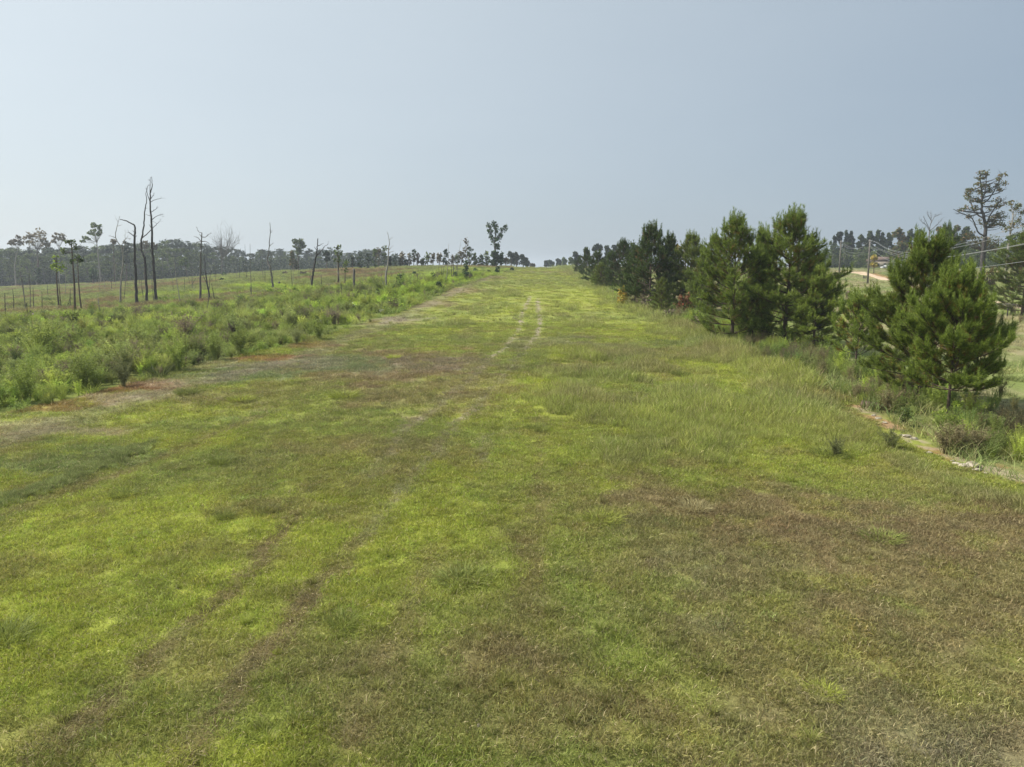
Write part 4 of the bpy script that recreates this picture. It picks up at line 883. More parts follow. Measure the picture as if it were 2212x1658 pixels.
tree(r1, 'hardwood_tree', 'small tree with a round tuft left of the pale bare tree', 'tree', [(1190, 1200), (1180, 950), (1178, 800)], (.2, .08), [], .06, [(1178, 780, 30, 28)], 'leaf_brown', .7, D=255)
tree(r1, 'hardwood_tree', 'dark leafy crown showing behind the hooked snag', 'tree', [(1310, 1190), (1310, 950)], (.25, .1), [], .06, [(1305, 850, 55, 85), (1300, 960, 60, 60)], 'leaf_far', .8, D=262)
tree(r1, 'vine_covered_trunk', 'dark vine-wrapped stub in front of the treeline under the thin-crowned tree', 'tree', [(965, 1195), (965, 1080)], (.3, .2), [], .06, [(968, 1120, 36, 75)], 'leaf_vine', 1.0, D=250)
tree(r1, 'hardwood_tree', 'leafy tree behind the crooked snag, crown mottled brown', 'tree', [(1500, 1190), (1498, 900)], (.25, .1), [], .06, [(1500, 810, 48, 55), (1600, 830, 30, 40)], 'leaf_brown', .7, D=270)
tree(r2, 'bare_tree', 'wide leafless tree with rounded twiggy crown at the treeline', 'bare tree', [(706, 940), (706, 840), (712, 740)], (.4, .22), [[(712, 760), (690, 640), (650, 560)], [(712, 750), (740, 640), (800, 560)], [(715, 740), (790, 680), (890, 570), (935, 545)], [(700, 700), (700, 560), (700, 480)], [(712, 760), (640, 690), (600, 600)], [(760, 620), (790, 520), (830, 450)]], .13, [(680, 520, 80, 70), (800, 520, 80, 75), (740, 590, 130, 70)], D=310, bark='bark_grey', twig=2, dens=.25, sub=6)
tree(r2, 'hardwood_tree', 'heart-shaped tree crown standing above the treeline', 'tree', [(1682, 900), (1678, 760), (1675, 640)], (.3, .12), [], .09, [(1640, 525, 48, 36), (1715, 530, 45, 42), (1680, 590, 70, 50), (1740, 590, 40, 26), (1680, 660, 34, 60)], 'leaf_hard', .62, D=300, shell=.5)
tree(r2, 'pine_tree', 'brown-tinged young pine below the heart-shaped tree', 'pine tree', [(1610, 900), (1608, 640)], (.2, .05), [], .05, [(1600, 690, 30, 50), (1608, 790, 50, 80), (1650, 830, 30, 60)], 'leaf_rust', .75, D=250)
tree(r2, 'pine_tree', 'faded roadless slim pine in front of the treeline left of the antler-limbed snag', 'pine tree', [(265, 1002), (240, 850), (225, 760)], (.13, .05), [], .05, [(225, 770, 50, 34), (200, 810, 40, 25), (265, 830, 30, 25)], 'leaf_hard', .6, D=None)
tree(r2, 'pine_tree', 'flat-topped pine right of the forked snag', 'pine tree', [(2048, 960), (2042, 780), (2038, 660)], (.15, .05), [], .05, [(2035, 680, 50, 42), (2050, 760, 40, 34)], 'leaf_far', .6, D=230)
tree(r3, 'pine_tree', 'tall slim leafy pine with open crown left of the stout snag', 'pine tree', [(47, 802), (45, 600), (43, 440)], (.16, .04), [], .06, [(45, 445, 24, 26), (48, 500, 48, 46), (42, 570, 46, 50)], 'leaf_hard', .5)
tree(r3, 'pine_tree', 'lower pale pine beside the tall slim leafy pine', 'pine tree', [(108, 812), (112, 640)], (.13, .04), [], .05, [(118, 600, 34, 30), (108, 650, 40, 34)], 'leaf_hard', .5)
for (cx, by, ty, rx, lf, dn, lb) in [
 (180, 650, 530, 20, 'leaf_far', .8, 'small round pine at the left of the ridge-top cluster'), (250, 648, 495, 38, 'leaf_far', .95, 'broad pine at the left of the ridge-top cluster'), (328, 690, 500, 38, 'leaf_far', .9, 'dark bushy pine in the ridge-top cluster'),
 (395, 700, 440, 28, 'leaf_hard', .7, 'pointed conifer in the ridge-top cluster'), (430, 650, 455, 24, 'leaf_brown', .5, 'thin pale tree right of the pointed conifer'), (488, 650, 432, 28, 'leaf_hard', .75, 'narrow cone-shaped tree beside the wavy bare tree'), (535, 648, 540, 22, 'leaf_far', .8, 'low dark tree right of the wavy bare tree'),
 (585, 640, 525, 26, 'leaf_far', .8, 'dark triangular tree on the ridge'), (634, 640, 548, 10, 'leaf_far', .8, 'tiny dark spire on the ridge'), (652, 638, 488, 13, 'leaf_brown', .5, 'slender pale tree on the ridge'), (690, 635, 568, 14, 'leaf_far', .8, 'tiny round tree on the ridge'),
 (722, 632, 515, 12, 'leaf_brown', .45, 'thin leaning pale tree on the ridge'), (762, 632, 465, 26, 'leaf_far', .7, 'taller ragged spruce-like tree in the middle of the ridge'), (797, 630, 505, 16, 'leaf_brown', .55, 'pale companion right of the ragged ridge tree'), (846, 622, 560, 22, 'leaf_hard', .7, 'low slanting tree on the ridge'),
 (893, 620, 512, 18, 'leaf_hard', .5, 'small tree with a visible stem on the ridge'), (944, 615, 508, 14, 'leaf_brown', .4, 'sparse little tree with loose top on the ridge'), (1003, 612, 512, 24, 'leaf_brown', .6, 'pale round tree left of the dark ridge tree'), (1065, 620, 470, 38, 'leaf_far', .95, 'dark full tree on the ridge before the dark stems'),
 (1255, 640, 362, 28, 'leaf_brown', .6, 'tallest pale feathery conifer on the ridge'), (1292, 620, 440, 38, 'leaf_hard', .95, 'green cone-shaped tree right of the feathery conifer'), (1215, 620, 480, 30, 'leaf_brown', .55, 'thin grey tree left of the feathery conifer'), (1130, 620, 530, 26, 'leaf_brown', .5, 'faint bushy tree behind the dark stems'),
 (1180, 620, 520, 26, 'leaf_hard', .6, 'olive bushy tree behind the dark stems'), (1340, 620, 510, 30, 'leaf_hard', 1.0, 'bushy tree in the thicket left of the V-shaped tree'), (1400, 622, 520, 34, 'leaf_vine', 1.0, 'dark thicket tree left of the V-shaped tree'), (1455, 628, 495, 30, 'leaf_hard', 1.0, 'taller thicket tree touching the V-shaped tree'),
 (1595, 615, 500, 24, 'leaf_vine', 1.0, 'dark leafy shoulder right of the V-shaped tree'), (1635, 610, 555, 16, 'leaf_brown', .7, 'low pale bush between the V-shaped tree and the gap'),
]:
    h = by - ty; D = 222 if by > 645 else 240
    tree(r3, 'ridge_tree', lb, 'tree', [(cx, by), (cx + 2, (by + ty) / 2), (cx, ty + h * .08)], (.14, .03), [], .05,
         [(cx, ty + h * .13, rx * .42, h * .13), (cx, ty + h * .36, rx * .75, h * .20), (cx, ty + h * .62, rx, h * .24)] + ([(cx, ty + h * .85, rx, h * .17)] if dn >= .9 else []), lf, dn * .8, D=D, shell=.3, clump=.75)
tree(r3, 'hardwood_tree', 'tall V-shaped vine-covered tree standing at the crest of the strip', 'tree', [(1545, 640), (1540, 520), (1530, 440), (1535, 380)], (.32, .16), [[(1530, 420), (1500, 340), (1480, 240)], [(1535, 390), (1570, 330), (1640, 255)], [(1535, 400), (1545, 300), (1550, 225)]], .12,
     [(1478, 245, 22, 26), (1482, 290, 24, 28), (1500, 340, 30, 30), (1525, 230, 16, 24), (1548, 250, 26, 34), (1560, 310, 34, 32), (1632, 262, 24, 26), (1605, 285, 20, 24), (1582, 330, 26, 26), (1530, 380, 40, 26), (1555, 375, 32, 20), (1535, 430, 24, 30), (1560, 450, 26, 20)], 'leaf_vine', .75, D=222, shell=.3, clump=.8)
tree(r3, 'vine_thicket', 'dense dark vine thicket wrapped round the foot of the V-shaped tree', 'bush', [(1530, 640), (1535, 560)], (.2, .1), [], .05, [(1535, 520, 40, 45), (1520, 590, 42, 45), (1580, 570, 34, 45)], 'leaf_vine', 1.5, D=218, shell=.3)
# evergreen bushes and vine columns
for (f, cx, by, ty, rx, lf, lb, cat) in [
 (r3, 628, 852, 665, 34, 'leaf_vine', 'tall dark evergreen shrub standing in the weeds', 'shrub'), (r3, 580, 860, 800, 24, 'leaf_vine', 'low dark shrub left of the tall evergreen shrub', 'shrub'),
 (r3, 948, 790, 690, 26, 'leaf_vine', 'grey-green vine bush at the left of the dark cluster', 'shrub'), (r3, 1002, 862, 770, 34, 'leaf_vine', 'dark leafy bush by the strip edge below the dark cluster', 'shrub'),
 (r3, 1152, 755, 680, 22, 'leaf_vine', 'vine bush clinging to the tall dark stems', 'shrub'), (r3, 1260, 755, 570, 24, 'leaf_vine', 'column of dark vines on a dead trunk', 'vine column'),
 (r3, 1225, 740, 690, 22, 'leaf_hard', 'green bush left of the vine column', 'shrub'), (r3, 1560, 702, 632, 17, 'leaf_vine', 'small dark shrub at the strip edge below the V-shaped tree', 'shrub'),
 (r3, 1352, 690, 655, 22, 'leaf_vine', 'small round dark shrub below the thicket', 'shrub'), (r3, 1472, 692, 668, 16, 'leaf_hard', 'tiny shrub left of the dark edge shrub', 'shrub'), (r3, 1690, 672, 650, 13, 'leaf_vine', 'tiny dark weed tuft on the crest of the strip', 'shrub'), (r3, 765, 722, 690, 16, 'leaf_vine', 'small ball-shaped shrub in the open weeds', 'shrub'),
 (r3, 715, 812, 770, 13, 'leaf_vine', 'little dark shrub between evergreen shrub and dark cluster', 'shrub'), (r3, 435, 925, 850, 30, 'leaf_hard', 'grey-green round bush near the forked bare sapling', 'shrub'), (r3, 1300, 745, 700, 20, 'leaf_hard', 'bush right of the vine column', 'shrub'),
 (r2, 735, 980, 935, 36, 'leaf_vine', 'dark bush at the foot of the wide leafless tree', 'shrub'), (r2, 1750, 965, 915, 45, 'leaf_dead', 'brown brush heap under the heart-shaped tree', 'brush heap'), (r2, 700, 1045, 1010, 18, 'leaf_vine', 'tiny dark shrub below the bush of the leafless tree', 'shrub'),
 (r2, 1505, 960, 930, 24, 'leaf_dead', 'small brown brush pile right of the kinked snag', 'brush heap'), (r1, 330, 1600, 1520, 60, 'leaf_dead', 'dark twiggy brush pile at the edge of the tall weeds', 'brush heap'), (r1, 1385, 1180, 1080, 40, 'leaf_brown', 'pale brush tangle at the foot of the treeline behind the hooked snag', 'brush heap'),
 (r2, 260, 1480, 1430, 70, 'leaf_dead', 'dark dead weed patch among the green weeds in the middle distance', 'dead weeds'),
]:
    h = by - ty
    tree(f, 'shrub', lb, cat, [(cx, by), (cx, by - h * .6)], (.05, .02), [], .03, [(cx, ty + h * .3, rx * .7, h * .32), (cx, ty + h * .65, rx, h * .36)], lf, 1.5, shell=.2, crown='foliage')
# lime and flowering thickets of the left edge
for (f, cx, by, rx, ry, lb) in [
 (r2, 1180, 1230, 80, 32, 'lime green thicket lobe at the left end of the bright mound'), (r2, 1330, 1215, 90, 55, 'lime green thicket lobe below the kinked snag'), (r2, 1500, 1200, 95, 65, 'tallest lime green thicket lobe behind the split stem'), (r2, 1640, 1190, 60, 50, 'right end lobe of the lime green thicket'),
 (r1, 1710, 1400, 75, 40, 'lime green brush patch directly right of the tallest snag'), (r1, 1800, 1400, 60, 30, 'lime green brush patch between tallest and antler-limbed snags'),
 (r3, 560, 1040, 80, 50, 'yellow-green weed mound at the strip edge'), (r3, 650, 1050, 55, 40, 'lower yellow-green weed mound nearest the mown strip'),
]:
    tree(f, 'thicket', lb, 'thicket', [(cx, by), (cx, by - ry)], (.04, .02), [], .02, [(cx, by - ry * .75, rx, ry)], 'leaf_lime', 1.1, shell=.2, crown='foliage', clump=.45)
def flower_shrub(f, cx, by, rx, ry, label):
    o = tree(f, 'flowering_shrub', label, 'flowering shrub', [(cx, by), (cx, by - ry)], (.04, .02), [], .02, [(cx, by - ry * .7, rx, ry)], 'leaf_hard', .8, shell=.2, crown='foliage', clump=.35)
    rg = np.random.default_rng(int(cx)); D = o.location.y; k = (f(1, 0)[0] - f(0, 0)[0]) * D / FPX; mb = MB(); c = W(*f(cx, by - ry * 1.25), D - .3)
    leaves(mb, c + rg.normal(0, .45, (90, 3)) * np.array([rx * k, rx * k * .6, ry * k * .55]), .045, rg); mb.obj('flower_heads', MAT['petal'], o, False, np.array(o.location))
for a in [(r2, 1700, 1440, 85, 50, 'white-flowered shrub below the lime green thicket'), (r2, 1950, 1600, 70, 40, 'faint white-flowered shrub low in the weeds'), (r3, 175, 1040, 40, 38, 'white-flowered shrub left of the pair near the strip edge'), (r3, 305, 990, 42, 45, 'largest white-flowered shrub, tall heads, near the bare sapling'), (r3, 460, 1080, 22, 24, 'small white-flowered shrub at the foot of the lime weeds')]:
    flower_shrub(*a)
# trees beyond the crest, middle of the picture
for (f, cx, by, ty, rx, lf, dn, D, lb) in [
 (r3, 1690, 640, 480, 46, 'leaf_far', .9, 330, 'ragged two-topped tree beyond the crest, left of the gap'), (r3, 1735, 640, 490, 34, 'leaf_far', .9, 335, 'right half tree of the ragged pair beyond the crest'), (r3, 1800, 640, 510, 40, 'leaf_far', .9, 330, 'sloping tree beyond the crest nearest the gap'), (r3, 1835, 640, 560, 26, 'leaf_far', .9, 345, 'low tree ending the clump beyond the crest'), (r3, 1885, 640, 600, 28, 'leaf_brown', .7, 380, 'tiny pale bush in the gap on the skyline'),
 (r3, 2020, 640, 572, 22, 'leaf_far', .8, 430, 'small left tree on the far skyline right of the gap'), (r3, 2060, 640, 570, 34, 'leaf_far', .8, 430, 'broad round tree on the far skyline right of the gap'), (r3, 2135, 640, 548, 30, 'leaf_far', .9, 430, 'taller rounded tree on the far skyline'), (r3, 2190, 640, 545, 26, 'leaf_hard', .7, 410, 'olive tree on the far skyline just before the pine row'),
 (r4, 240, 670, 560, 40, 'leaf_hard', .7, 330, 'grey-green bush tree at the end of the pine row'), (r4, 290, 670, 490, 50, 'leaf_far', .8, 330, 'blue-grey tree rising behind the end of the pine row'), (r4, 400, 640, 435, 32, 'leaf_far', .7, 330, 'small pointed hazy tree behind the row end'),
 (r4, 640, 620, 420, 42, 'leaf_far', .7, 320, 'rounded hazy tree right of the umbrella-shaped pine'), (r4, 730, 620, 410, 55, 'leaf_far', .8, 320, 'broad hazy tree above the rounded dark pine'), (r4, 860, 620, 402, 34, 'leaf_far', .7, 320, 'hazy tree tip behind the middle of the row'), (r4, 935, 620, 392, 50, 'leaf_far', .7, 320, 'wide hazy tree left of the tall blue-green pine'),
 (r4, 1420, 640, 398, 60, 'leaf_yellow', .45, 200, 'yellowing hardwood showing between two pines of the row'), (r4, 1500, 640, 430, 30, 'leaf_brown', .5, 210, 'pale thin tree right of the yellowing hardwood'), (r4, 1690, 640, 420, 34, 'leaf_far', .5, 220, 'sparse grey tree top behind the pine row'),
]:
    h = by - ty
    tree(f, 'skyline_tree', lb, 'tree', [(cx, by), (cx, ty + h * .2)], (.25, .06), [], .07, [(cx - rx * .25, ty + h * .22, rx * .6, h * .2), (cx + rx * .3, ty + h * .38, rx * .7, h * .22), (cx, ty + h * .62, rx, h * .32)], lf, dn, D=D, shell=.3)
tree(r4, 'pine_tree', 'umbrella-shaped pine with a bare stem in the haze behind the row', 'pine tree', [(505, 640), (508, 560), (515, 480)], (.3, .12), [[(510, 520), (480, 480)], [(512, 510), (560, 450)]], .1, [(495, 465, 36, 30), (535, 440, 45, 28), (555, 470, 25, 26)], 'leaf_far', 1.0, D=320)

# ------------------------------------------------------------------ right side: wood behind the road, hardwoods
rng = np.random.default_rng(88)
for (cx, ty, rx, lf, lb) in [
 (178, 748, 24, 'leaf_far', 'narrow dark spire at the left end of the roadside wood'), (240, 698, 40, 'leaf_far', 'tall blocky dark tree left of centre in the roadside wood'), (300, 692, 34, 'leaf_far', 'pointed dark tree in the group above the far pole'), (346, 700, 30, 'leaf_far', 'third pointed dark tree above the far pole'), (150, 800, 30, 'leaf_hard', 'low edge tree where the roadside wood begins'),
 (440, 738, 60, 'leaf_hard', 'open leafy tree left of the near pole top'), (532, 695, 42, 'leaf_hard', 'loose-topped tree directly behind the near pole'), (605, 688, 40, 'leaf_hard', 'tree with a jagged top right of the near pole'), (650, 712, 30, 'leaf_hard', 'narrow tree filling the wood right of the jagged top'), (722, 712, 45, 'leaf_hard', 'cone-like leafy tree in the middle of the wood'),
 (815, 662, 70, 'leaf_rust', 'high round-headed hardwood with gaps, middle of the wood'), (940, 680, 52, 'leaf_hard', 'domed tree right of the high round-headed hardwood'), (1030, 688, 52, 'leaf_hard', 'domed tree immediately left of the bare tree'), (1235, 650, 70, 'leaf_rust', 'broad tree behind the dark pine spire'), (1380, 640, 75, 'leaf_rust', 'rust-flecked tree left of the tall hardwood'),
 (1480, 655, 80, 'leaf_hard', 'olive tree under the left limb of the tall hardwood'), (1300, 660, 50, 'leaf_hard', 'tree between the dark pine spire and the rust-flecked tree'),
]:
    by = 1078; h = by - ty; D = 330 if cx < 780 else 290
    tree(r6, 'wood_tree', lb, 'tree', [(cx, by), (cx + 3, ty + h * .3)], (.3, .08), [], .09, [(cx + rng.uniform(-.25, .25) * rx, ty + h * .10, rx * .4, h * .09)] + [(cx + rng.uniform(-.85, .85) * rx, ty + h * q, rx * rng.uniform(.35, .6), h * rng.uniform(.07, .13)) for q in (.18, .24, .31, .38, .46, .55, .64, .74, .84)], lf, .95, D=D, shell=.25)
for k in range(60):
    px = 822 + k * 3.8 + rng.uniform(-2, 2); D = rng.uniform(300, 360) if px < 900 else rng.uniform(250, 330)
    place_far(FH[rng.integers(6)], px, np.interp(px, [820, 850, 900, 960, 1040], [250, 243, 243, 241, 243]) + rng.uniform(-2, 10), D, 'leafy tree inside the dense wood behind the dirt road', 'tree', 'trees filling the wood behind the dirt road', rng, 1.25)
tree(r6, 'olive_tree', 'round olive-green bushy tree in front of the wood right of the near pole', 'tree', [(850, 1075), (850, 960)], (.3, .15), [], .08, [(850, 850, 75, 50), (800, 900, 60, 50), (880, 930, 95, 70), (780, 960, 70, 60)], 'leaf_rust', 1.1, D=265, shell=.3)
tree(r6, 'small_tree', 'small yellowish tree just right of the near pole', 'tree', [(570, 1082), (572, 1010)], (.15, .08), [], .06, [(570, 975, 32, 30), (572, 1040, 40, 36)], 'leaf_yellow', .8, D=250, shell=.3)
tree(r6, 'bare_tree', 'leafless forked tree rising above the right-hand wood', 'bare tree', [(1118, 900), (1118, 780), (1124, 690)], (.3, .14), [[(1122, 700), (1090, 650), (1025, 595)], [(1124, 690), (1140, 600), (1135, 520)], [(1126, 700), (1180, 660), (1240, 600)], [(1132, 640), (1170, 570), (1225, 540)], [(1110, 670), (1080, 600), (1060, 560)], [(1137, 600), (1110, 550), (1105, 520)]], .11, D=190, bark='bark_grey', sub=9)
BT = tree(r6, 'hardwood_tree', 'very tall open-crowned hardwood with long bare limb pointing left, right of the wood', 'tree', [(1655, 1092), (1658, 960), (1668, 820), (1684, 700), (1660, 560), (1640, 440), (1645, 330), (1625, 150)], (.55, .1),
 [[(1680, 740), (1620, 735), (1580, 660), (1550, 590), (1480, 545), (1360, 488)], [(1572, 620), (1575, 520), (1530, 420), (1500, 290)], [(1648, 450), (1720, 380), (1790, 260), (1850, 150)], [(1688, 690), (1720, 560), (1800, 440), (1840, 380)], [(1650, 400), (1680, 290), (1690, 130)], [(1720, 380), (1800, 330), (1870, 290)], [(1700, 660), (1780, 610), (1880, 600)], [(1580, 560), (1470, 510), (1420, 490)]], .2,
 [(1625, 130, 26, 22), (1610, 180, 28, 30), (1690, 135, 26, 22), (1680, 175, 22, 22), (1600, 240, 30, 26), (1650, 250, 40, 36), (1700, 250, 40, 34), (1640, 330, 45, 34), (1730, 300, 30, 26), (1850, 150, 40, 20), (1820, 190, 40, 24), (1860, 225, 30, 14), (1790, 250, 30, 24), (1820, 295, 30, 14),
  (1500, 300, 28, 34), (1540, 310, 44, 34), (1500, 370, 45, 36), (1560, 400, 36, 36), (1580, 470, 42, 34), (1450, 500, 50, 22), (1500, 470, 40, 26), (1600, 400, 30, 40), (1640, 410, 24, 40),
  (1800, 400, 45, 32), (1780, 470, 60, 40), (1840, 440, 45, 34), (1840, 560, 60, 50), (1770, 580, 60, 55), (1720, 630, 70, 50), (1640, 620, 40, 34), (1820, 640, 70, 36), (1520, 560, 36, 16)], 'leaf_rust', .85, D=165, bark='bark_backlit', shell=.2, clump=.52, ls=.21, sub=5)
tree(r6, 'vine_thicket', 'olive vine-hung lower crown round the trunk of the tall hardwood', 'tree', [(1640, 1092), (1650, 900)], (.2, .1), [], .08, [(1500, 760, 100, 60), (1600, 800, 90, 60), (1440, 800, 50, 40), (1750, 800, 90, 60), (1660, 860, 60, 60), (1760, 880, 70, 60)], 'leaf_rust', .75, D=172, shell=.3, ls=.26)
tree(r6, 'hardwood_tree', 'thin rust-leaved tree at the right picture edge beside the tall hardwood', 'tree', [(1900, 1000), (1920, 760), (1950, 600), (1960, 500)], (.25, .08), [[(1950, 600), (1990, 520), (2040, 500)], [(1955, 560), (1940, 480), (1930, 420)], [(1930, 690), (1990, 660), (2040, 640)]], .09, [(1940, 430, 38, 24), (1965, 480, 50, 34), (2010, 440, 20, 24), (2050, 520, 26, 30), (1980, 600, 40, 40), (1940, 640, 30, 30), (2040, 650, 50, 50), (1900, 690, 40, 30)], 'leaf_rust', .5, D=160, bark='pale', shell=.3, clump=.6, ls=.22)
tree(r6, 'hardwood_tree', 'dense leafy tree at the right edge above the edge pine', 'tree', [(2040, 1080), (2040, 900)], (.25, .1), [], .08, [(2030, 760, 80, 60), (1950, 800, 60, 60), (2080, 880, 90, 90)], 'leaf_hard', .9, D=150, shell=.3)
tree(r6, 'leafy_shrub', 'large brown-green leafy shrub between tall hardwood and dirt road', 'shrub', [(1700, 1345), (1700, 1250)], (.1, .06), [], .05, [(1700, 1150, 70, 60), (1650, 1240, 70, 70), (1750, 1230, 70, 80), (1740, 1100, 60, 40)], 'leaf_rust', .9, D=112, shell=.3, ls=.16, crown='foliage')
for (f, cx, by, ty, rx, lf, lb, cat, dn) in [
 (r6, 1520, 1152, 1092, 34, 'leaf_hard', 'small round bush in the meadow left of the large leafy shrub', 'shrub', 1.2), (r6, 290, 1062, 1040, 34, 'leaf_hard', 'low bush at the far road edge', 'shrub', 1.2), (r6, 1555, 1200, 1150, 30, 'leaf_dead', 'brown weed clump in the meadow by the large leafy shrub', 'weed clump', 1.2),
 (r6, 320, 1340, 1305, 16, 'leaf_dead', 'small dark weed clump in the meadow before the near pole', 'weed clump', 1.2),
 (r4, 800, 1085, 870, 68, 'leaf_yellow', 'yellow and orange turning shrub at the foot of the pine row', 'shrub', 1.3), (r4, 740, 990, 920, 34, 'leaf_lime', 'lime green bush left of the yellow turning shrub', 'shrub', 1.2), (r4, 1480, 1215, 935, 90, 'leaf_red', 'red-leaved young tree in front of the lighter green pine', 'small tree', 1.3), (r4, 1250, 1130, 1050, 90, 'leaf_lime', 'bright green weeds left of the red-leaved young tree', 'weeds', .8),
 (r4, 460, 830, 770, 40, 'leaf_lime', 'lime bush at the left foot of the very dark pine', 'shrub', 1.0), (r4, 640, 910, 850, 36, 'leaf_lime', 'lime bush further along the pine row foot', 'shrub', 1.0), (r4, 330, 690, 660, 24, 'leaf_lime', 'smallest lime bush near the crest end of the pine row', 'shrub', 1.0), (r4, 1060, 1130, 1000, 60, 'leaf_dead', 'dead brown brush below the tall blue-green pine', 'brush', 1.1), (r4, 930, 1090, 1000, 40, 'leaf_dead', 'dead brush right of the yellow turning shrub', 'brush', 1.1),
 (r4, 1300, 1240, 1150, 70, 'leaf_dead', 'reddish dead weeds below the bright green weeds', 'brush', 1.1), (r4, 1650, 1330, 1190, 90, 'leaf_dead', 'tangle of dead weeds left of the dark rusty pine', 'brush', 1.0),
 (rd, 830, 690, 500, 80, 'leaf_hard', 'pale green narrow-leaved bush on the ditch bank', 'shrub', .8),
]:
    h = by - ty; big = f is rd
    tree(f, 'shrub', lb, cat, [(cx, by), (cx, by - h * .6)], (.03, .012), [], .02, [(cx, ty + h * .3, rx * .7, h * .32), (cx, ty + h * .65, rx, h * .36)], lf, dn, shell=.1, crown='foliage', ls=.045 if big else None, clump=.22 if big else None)

# ------------------------------------------------------------------ plants singled out on the strip and its edges
def plant(me, f, x, y, s, label, cat, colr, name='grass_clump', group=None, rz=0, wide=1.0, z=0):
    p = G(*f(x, y)); m = me.copy(); k = tuple(round(float(c), 3) for c in colr); key = 'p' + str(k)
    if key not in MAT: MAT[key] = leafy("clump_foliage", [tuple(.8 * np.array(k)), k, tuple(1.2 * np.array(k))], transl=.3, spread=.25)
    m.materials.clear(); m.materials.append(MAT[key]); o = bpy.data.objects.new(name, m); COL.objects.link(o)
    o.location = (p[0], p[1], p[2] + z); o.scale = (s * wide, s * wide, s); o.rotation_euler = (0, 0, rz); return tag(o, label, cat, group)
rng = np.random.default_rng(44)
TFT = [blade_mesh("grass_clump", 420, .30, .38, .005, rng, .7, .5, clump=True) for _ in range(4)]
FEN = [fennel_mesh("fennel_clump", rng, 30, .42, 46, .06, bare=.2) for _ in range(3)]
for i, (x, y, s, wd, c, lb) in enumerate([
 (268, 1072, .6, 1.5, GM, 'dark green tussock below the right end of the blue-green ridge'), (480, 1002, .8, 1.3, GM * .8, 'flat dark tussock in the left middle of the strip'), (405, 852, .9, 1.6, GM * .75, 'dark tussock near the red soil at the left edge'), (1000, 1255, .55, 2.6, GM * 1.0, 'largest green tussock in the foreground centre'),
 (1300, 1125, .5, 2.6, GB * .75, 'bright tussock left of the dry straw mound'), (1500, 1102, .6, 1.7, C(.5, .44, .22), 'dry straw-coloured grass mound on the brown turf'), (1905, 1165, .5, 2.3, GM * .95, 'green tussock alone on the brown turf at right'), (8, 1385, .8, 1.5, GM * .85, 'dark tussock at the left edge of the picture'),
 (580, 1105, .5, 1.5, OL * 1.0, 'greyish tussock on the left third of the strip'), (485, 1120, .55, 1.1, GM * .8, 'small dark tussock left of the greyish one'), (1790, 985, .8, 2.0, GM * .75, 'dark rough clump in the rank grass'), (1330, 812, .9, 1.5, GM * .8, 'dark tussock on the strip right of the wheel tracks'), (1780, 1500, .28, 2.4, GB * .8, 'thin bright tussock low at the right'),
 (740, 1350, .5, 1.5, GM * .8, 'low tussock between the two brown wheel lines'), (1160, 930, .7, 1.6, GM, 'tussock beside the dark wheel line in the centre'), (850, 775, .8, 1.4, GB, 'bright tuft on the brown patch left of the tracks'), (520, 865, .7, 2.2, GB * .9, 'bright low tuft near the left edge'), (745, 858, .8, 2.4, GB * .8, 'wide bright tuft below the large brown patch'),
 (1470, 812, .9, 1.5, GM * .7, 'flattened dark tuft among the rank grass at mid distance'),
]):
    plant(TFT[i % 4], rf, x, y, s, lb, 'grass tussock', c, rz=i * 1.7, wide=wd, name='grass_tussock')
for i, (x, y, s, c, lb) in enumerate([
 (387, 800, 1.95, SC1, 'tall feathery weed standing apart in front of the left thicket'), (268, 838, 1.3, SC3, 'round weed clump with brown base at the left thicket edge'), (180, 850, 1.9, SC1, 'feathery weed at the front of the left thicket near the red soil'), (520, 768, 1.8, SC1 * .9, 'feathery weed with dark foot right of the standing-apart weed'), (465, 780, 1.6, SC1, 'middle feathery weed between its taller neighbours'),
 (640, 745, 1.2, SC3, 'small brownish feathery weed at the bend of the thicket edge'), (690, 735, 1.5, SC1, 'feathery weed just left of the white-flowered shrub group'), (60, 870, 1.8, SC1 * .9, 'dense feathery weed at the lower left corner of the thicket'),
]):
    plant(FEN[i % 3], rf, x, y, s, lb, 'weed', c, rz=i * 2.1, wide=1.0, name='feathery_weed')
DEAD = C(.24, .205, .105)
for i, (x, y, sc_, wd, c, lb) in enumerate([(1300, 1010, .95, 1.25, DEAD, 'left half of the big grey-brown dead weed mound beside the ditch'), (1480, 1030, 1.0, 1.35, DEAD * .9, 'middle of the big grey-brown dead weed mound beside the ditch'), (1640, 1010, .85, 1.3, DEAD, 'right end of the big grey-brown dead weed mound'), (670, 960, .7, 1.4, SC3 * .9, 'dead grass mound on the left bank of the ditch'), (30, 1060, .6, 1.3, SC3 * .75, 'dark dead weed clump in the rank grass left of the ditch'),
 (280, 400, .8, 1.3, DEAD, 'brown dead weeds left of the short log'), (420, 380, .7, 1.2, DEAD, 'brown dead weeds just above the short log'), (620, 520, .9, 1.3, DEAD, 'dead weeds in the shade under the widest front pine, left part'), (800, 500, .9, 1.2, DEAD * .9, 'dead weeds in the shade under the widest front pine, right part')]):
    plant(FEN[i % 3], rd, x, y, sc_, lb, 'dead weeds', c, rz=i * 1.9, wide=wd, name='dead_weed_clump')
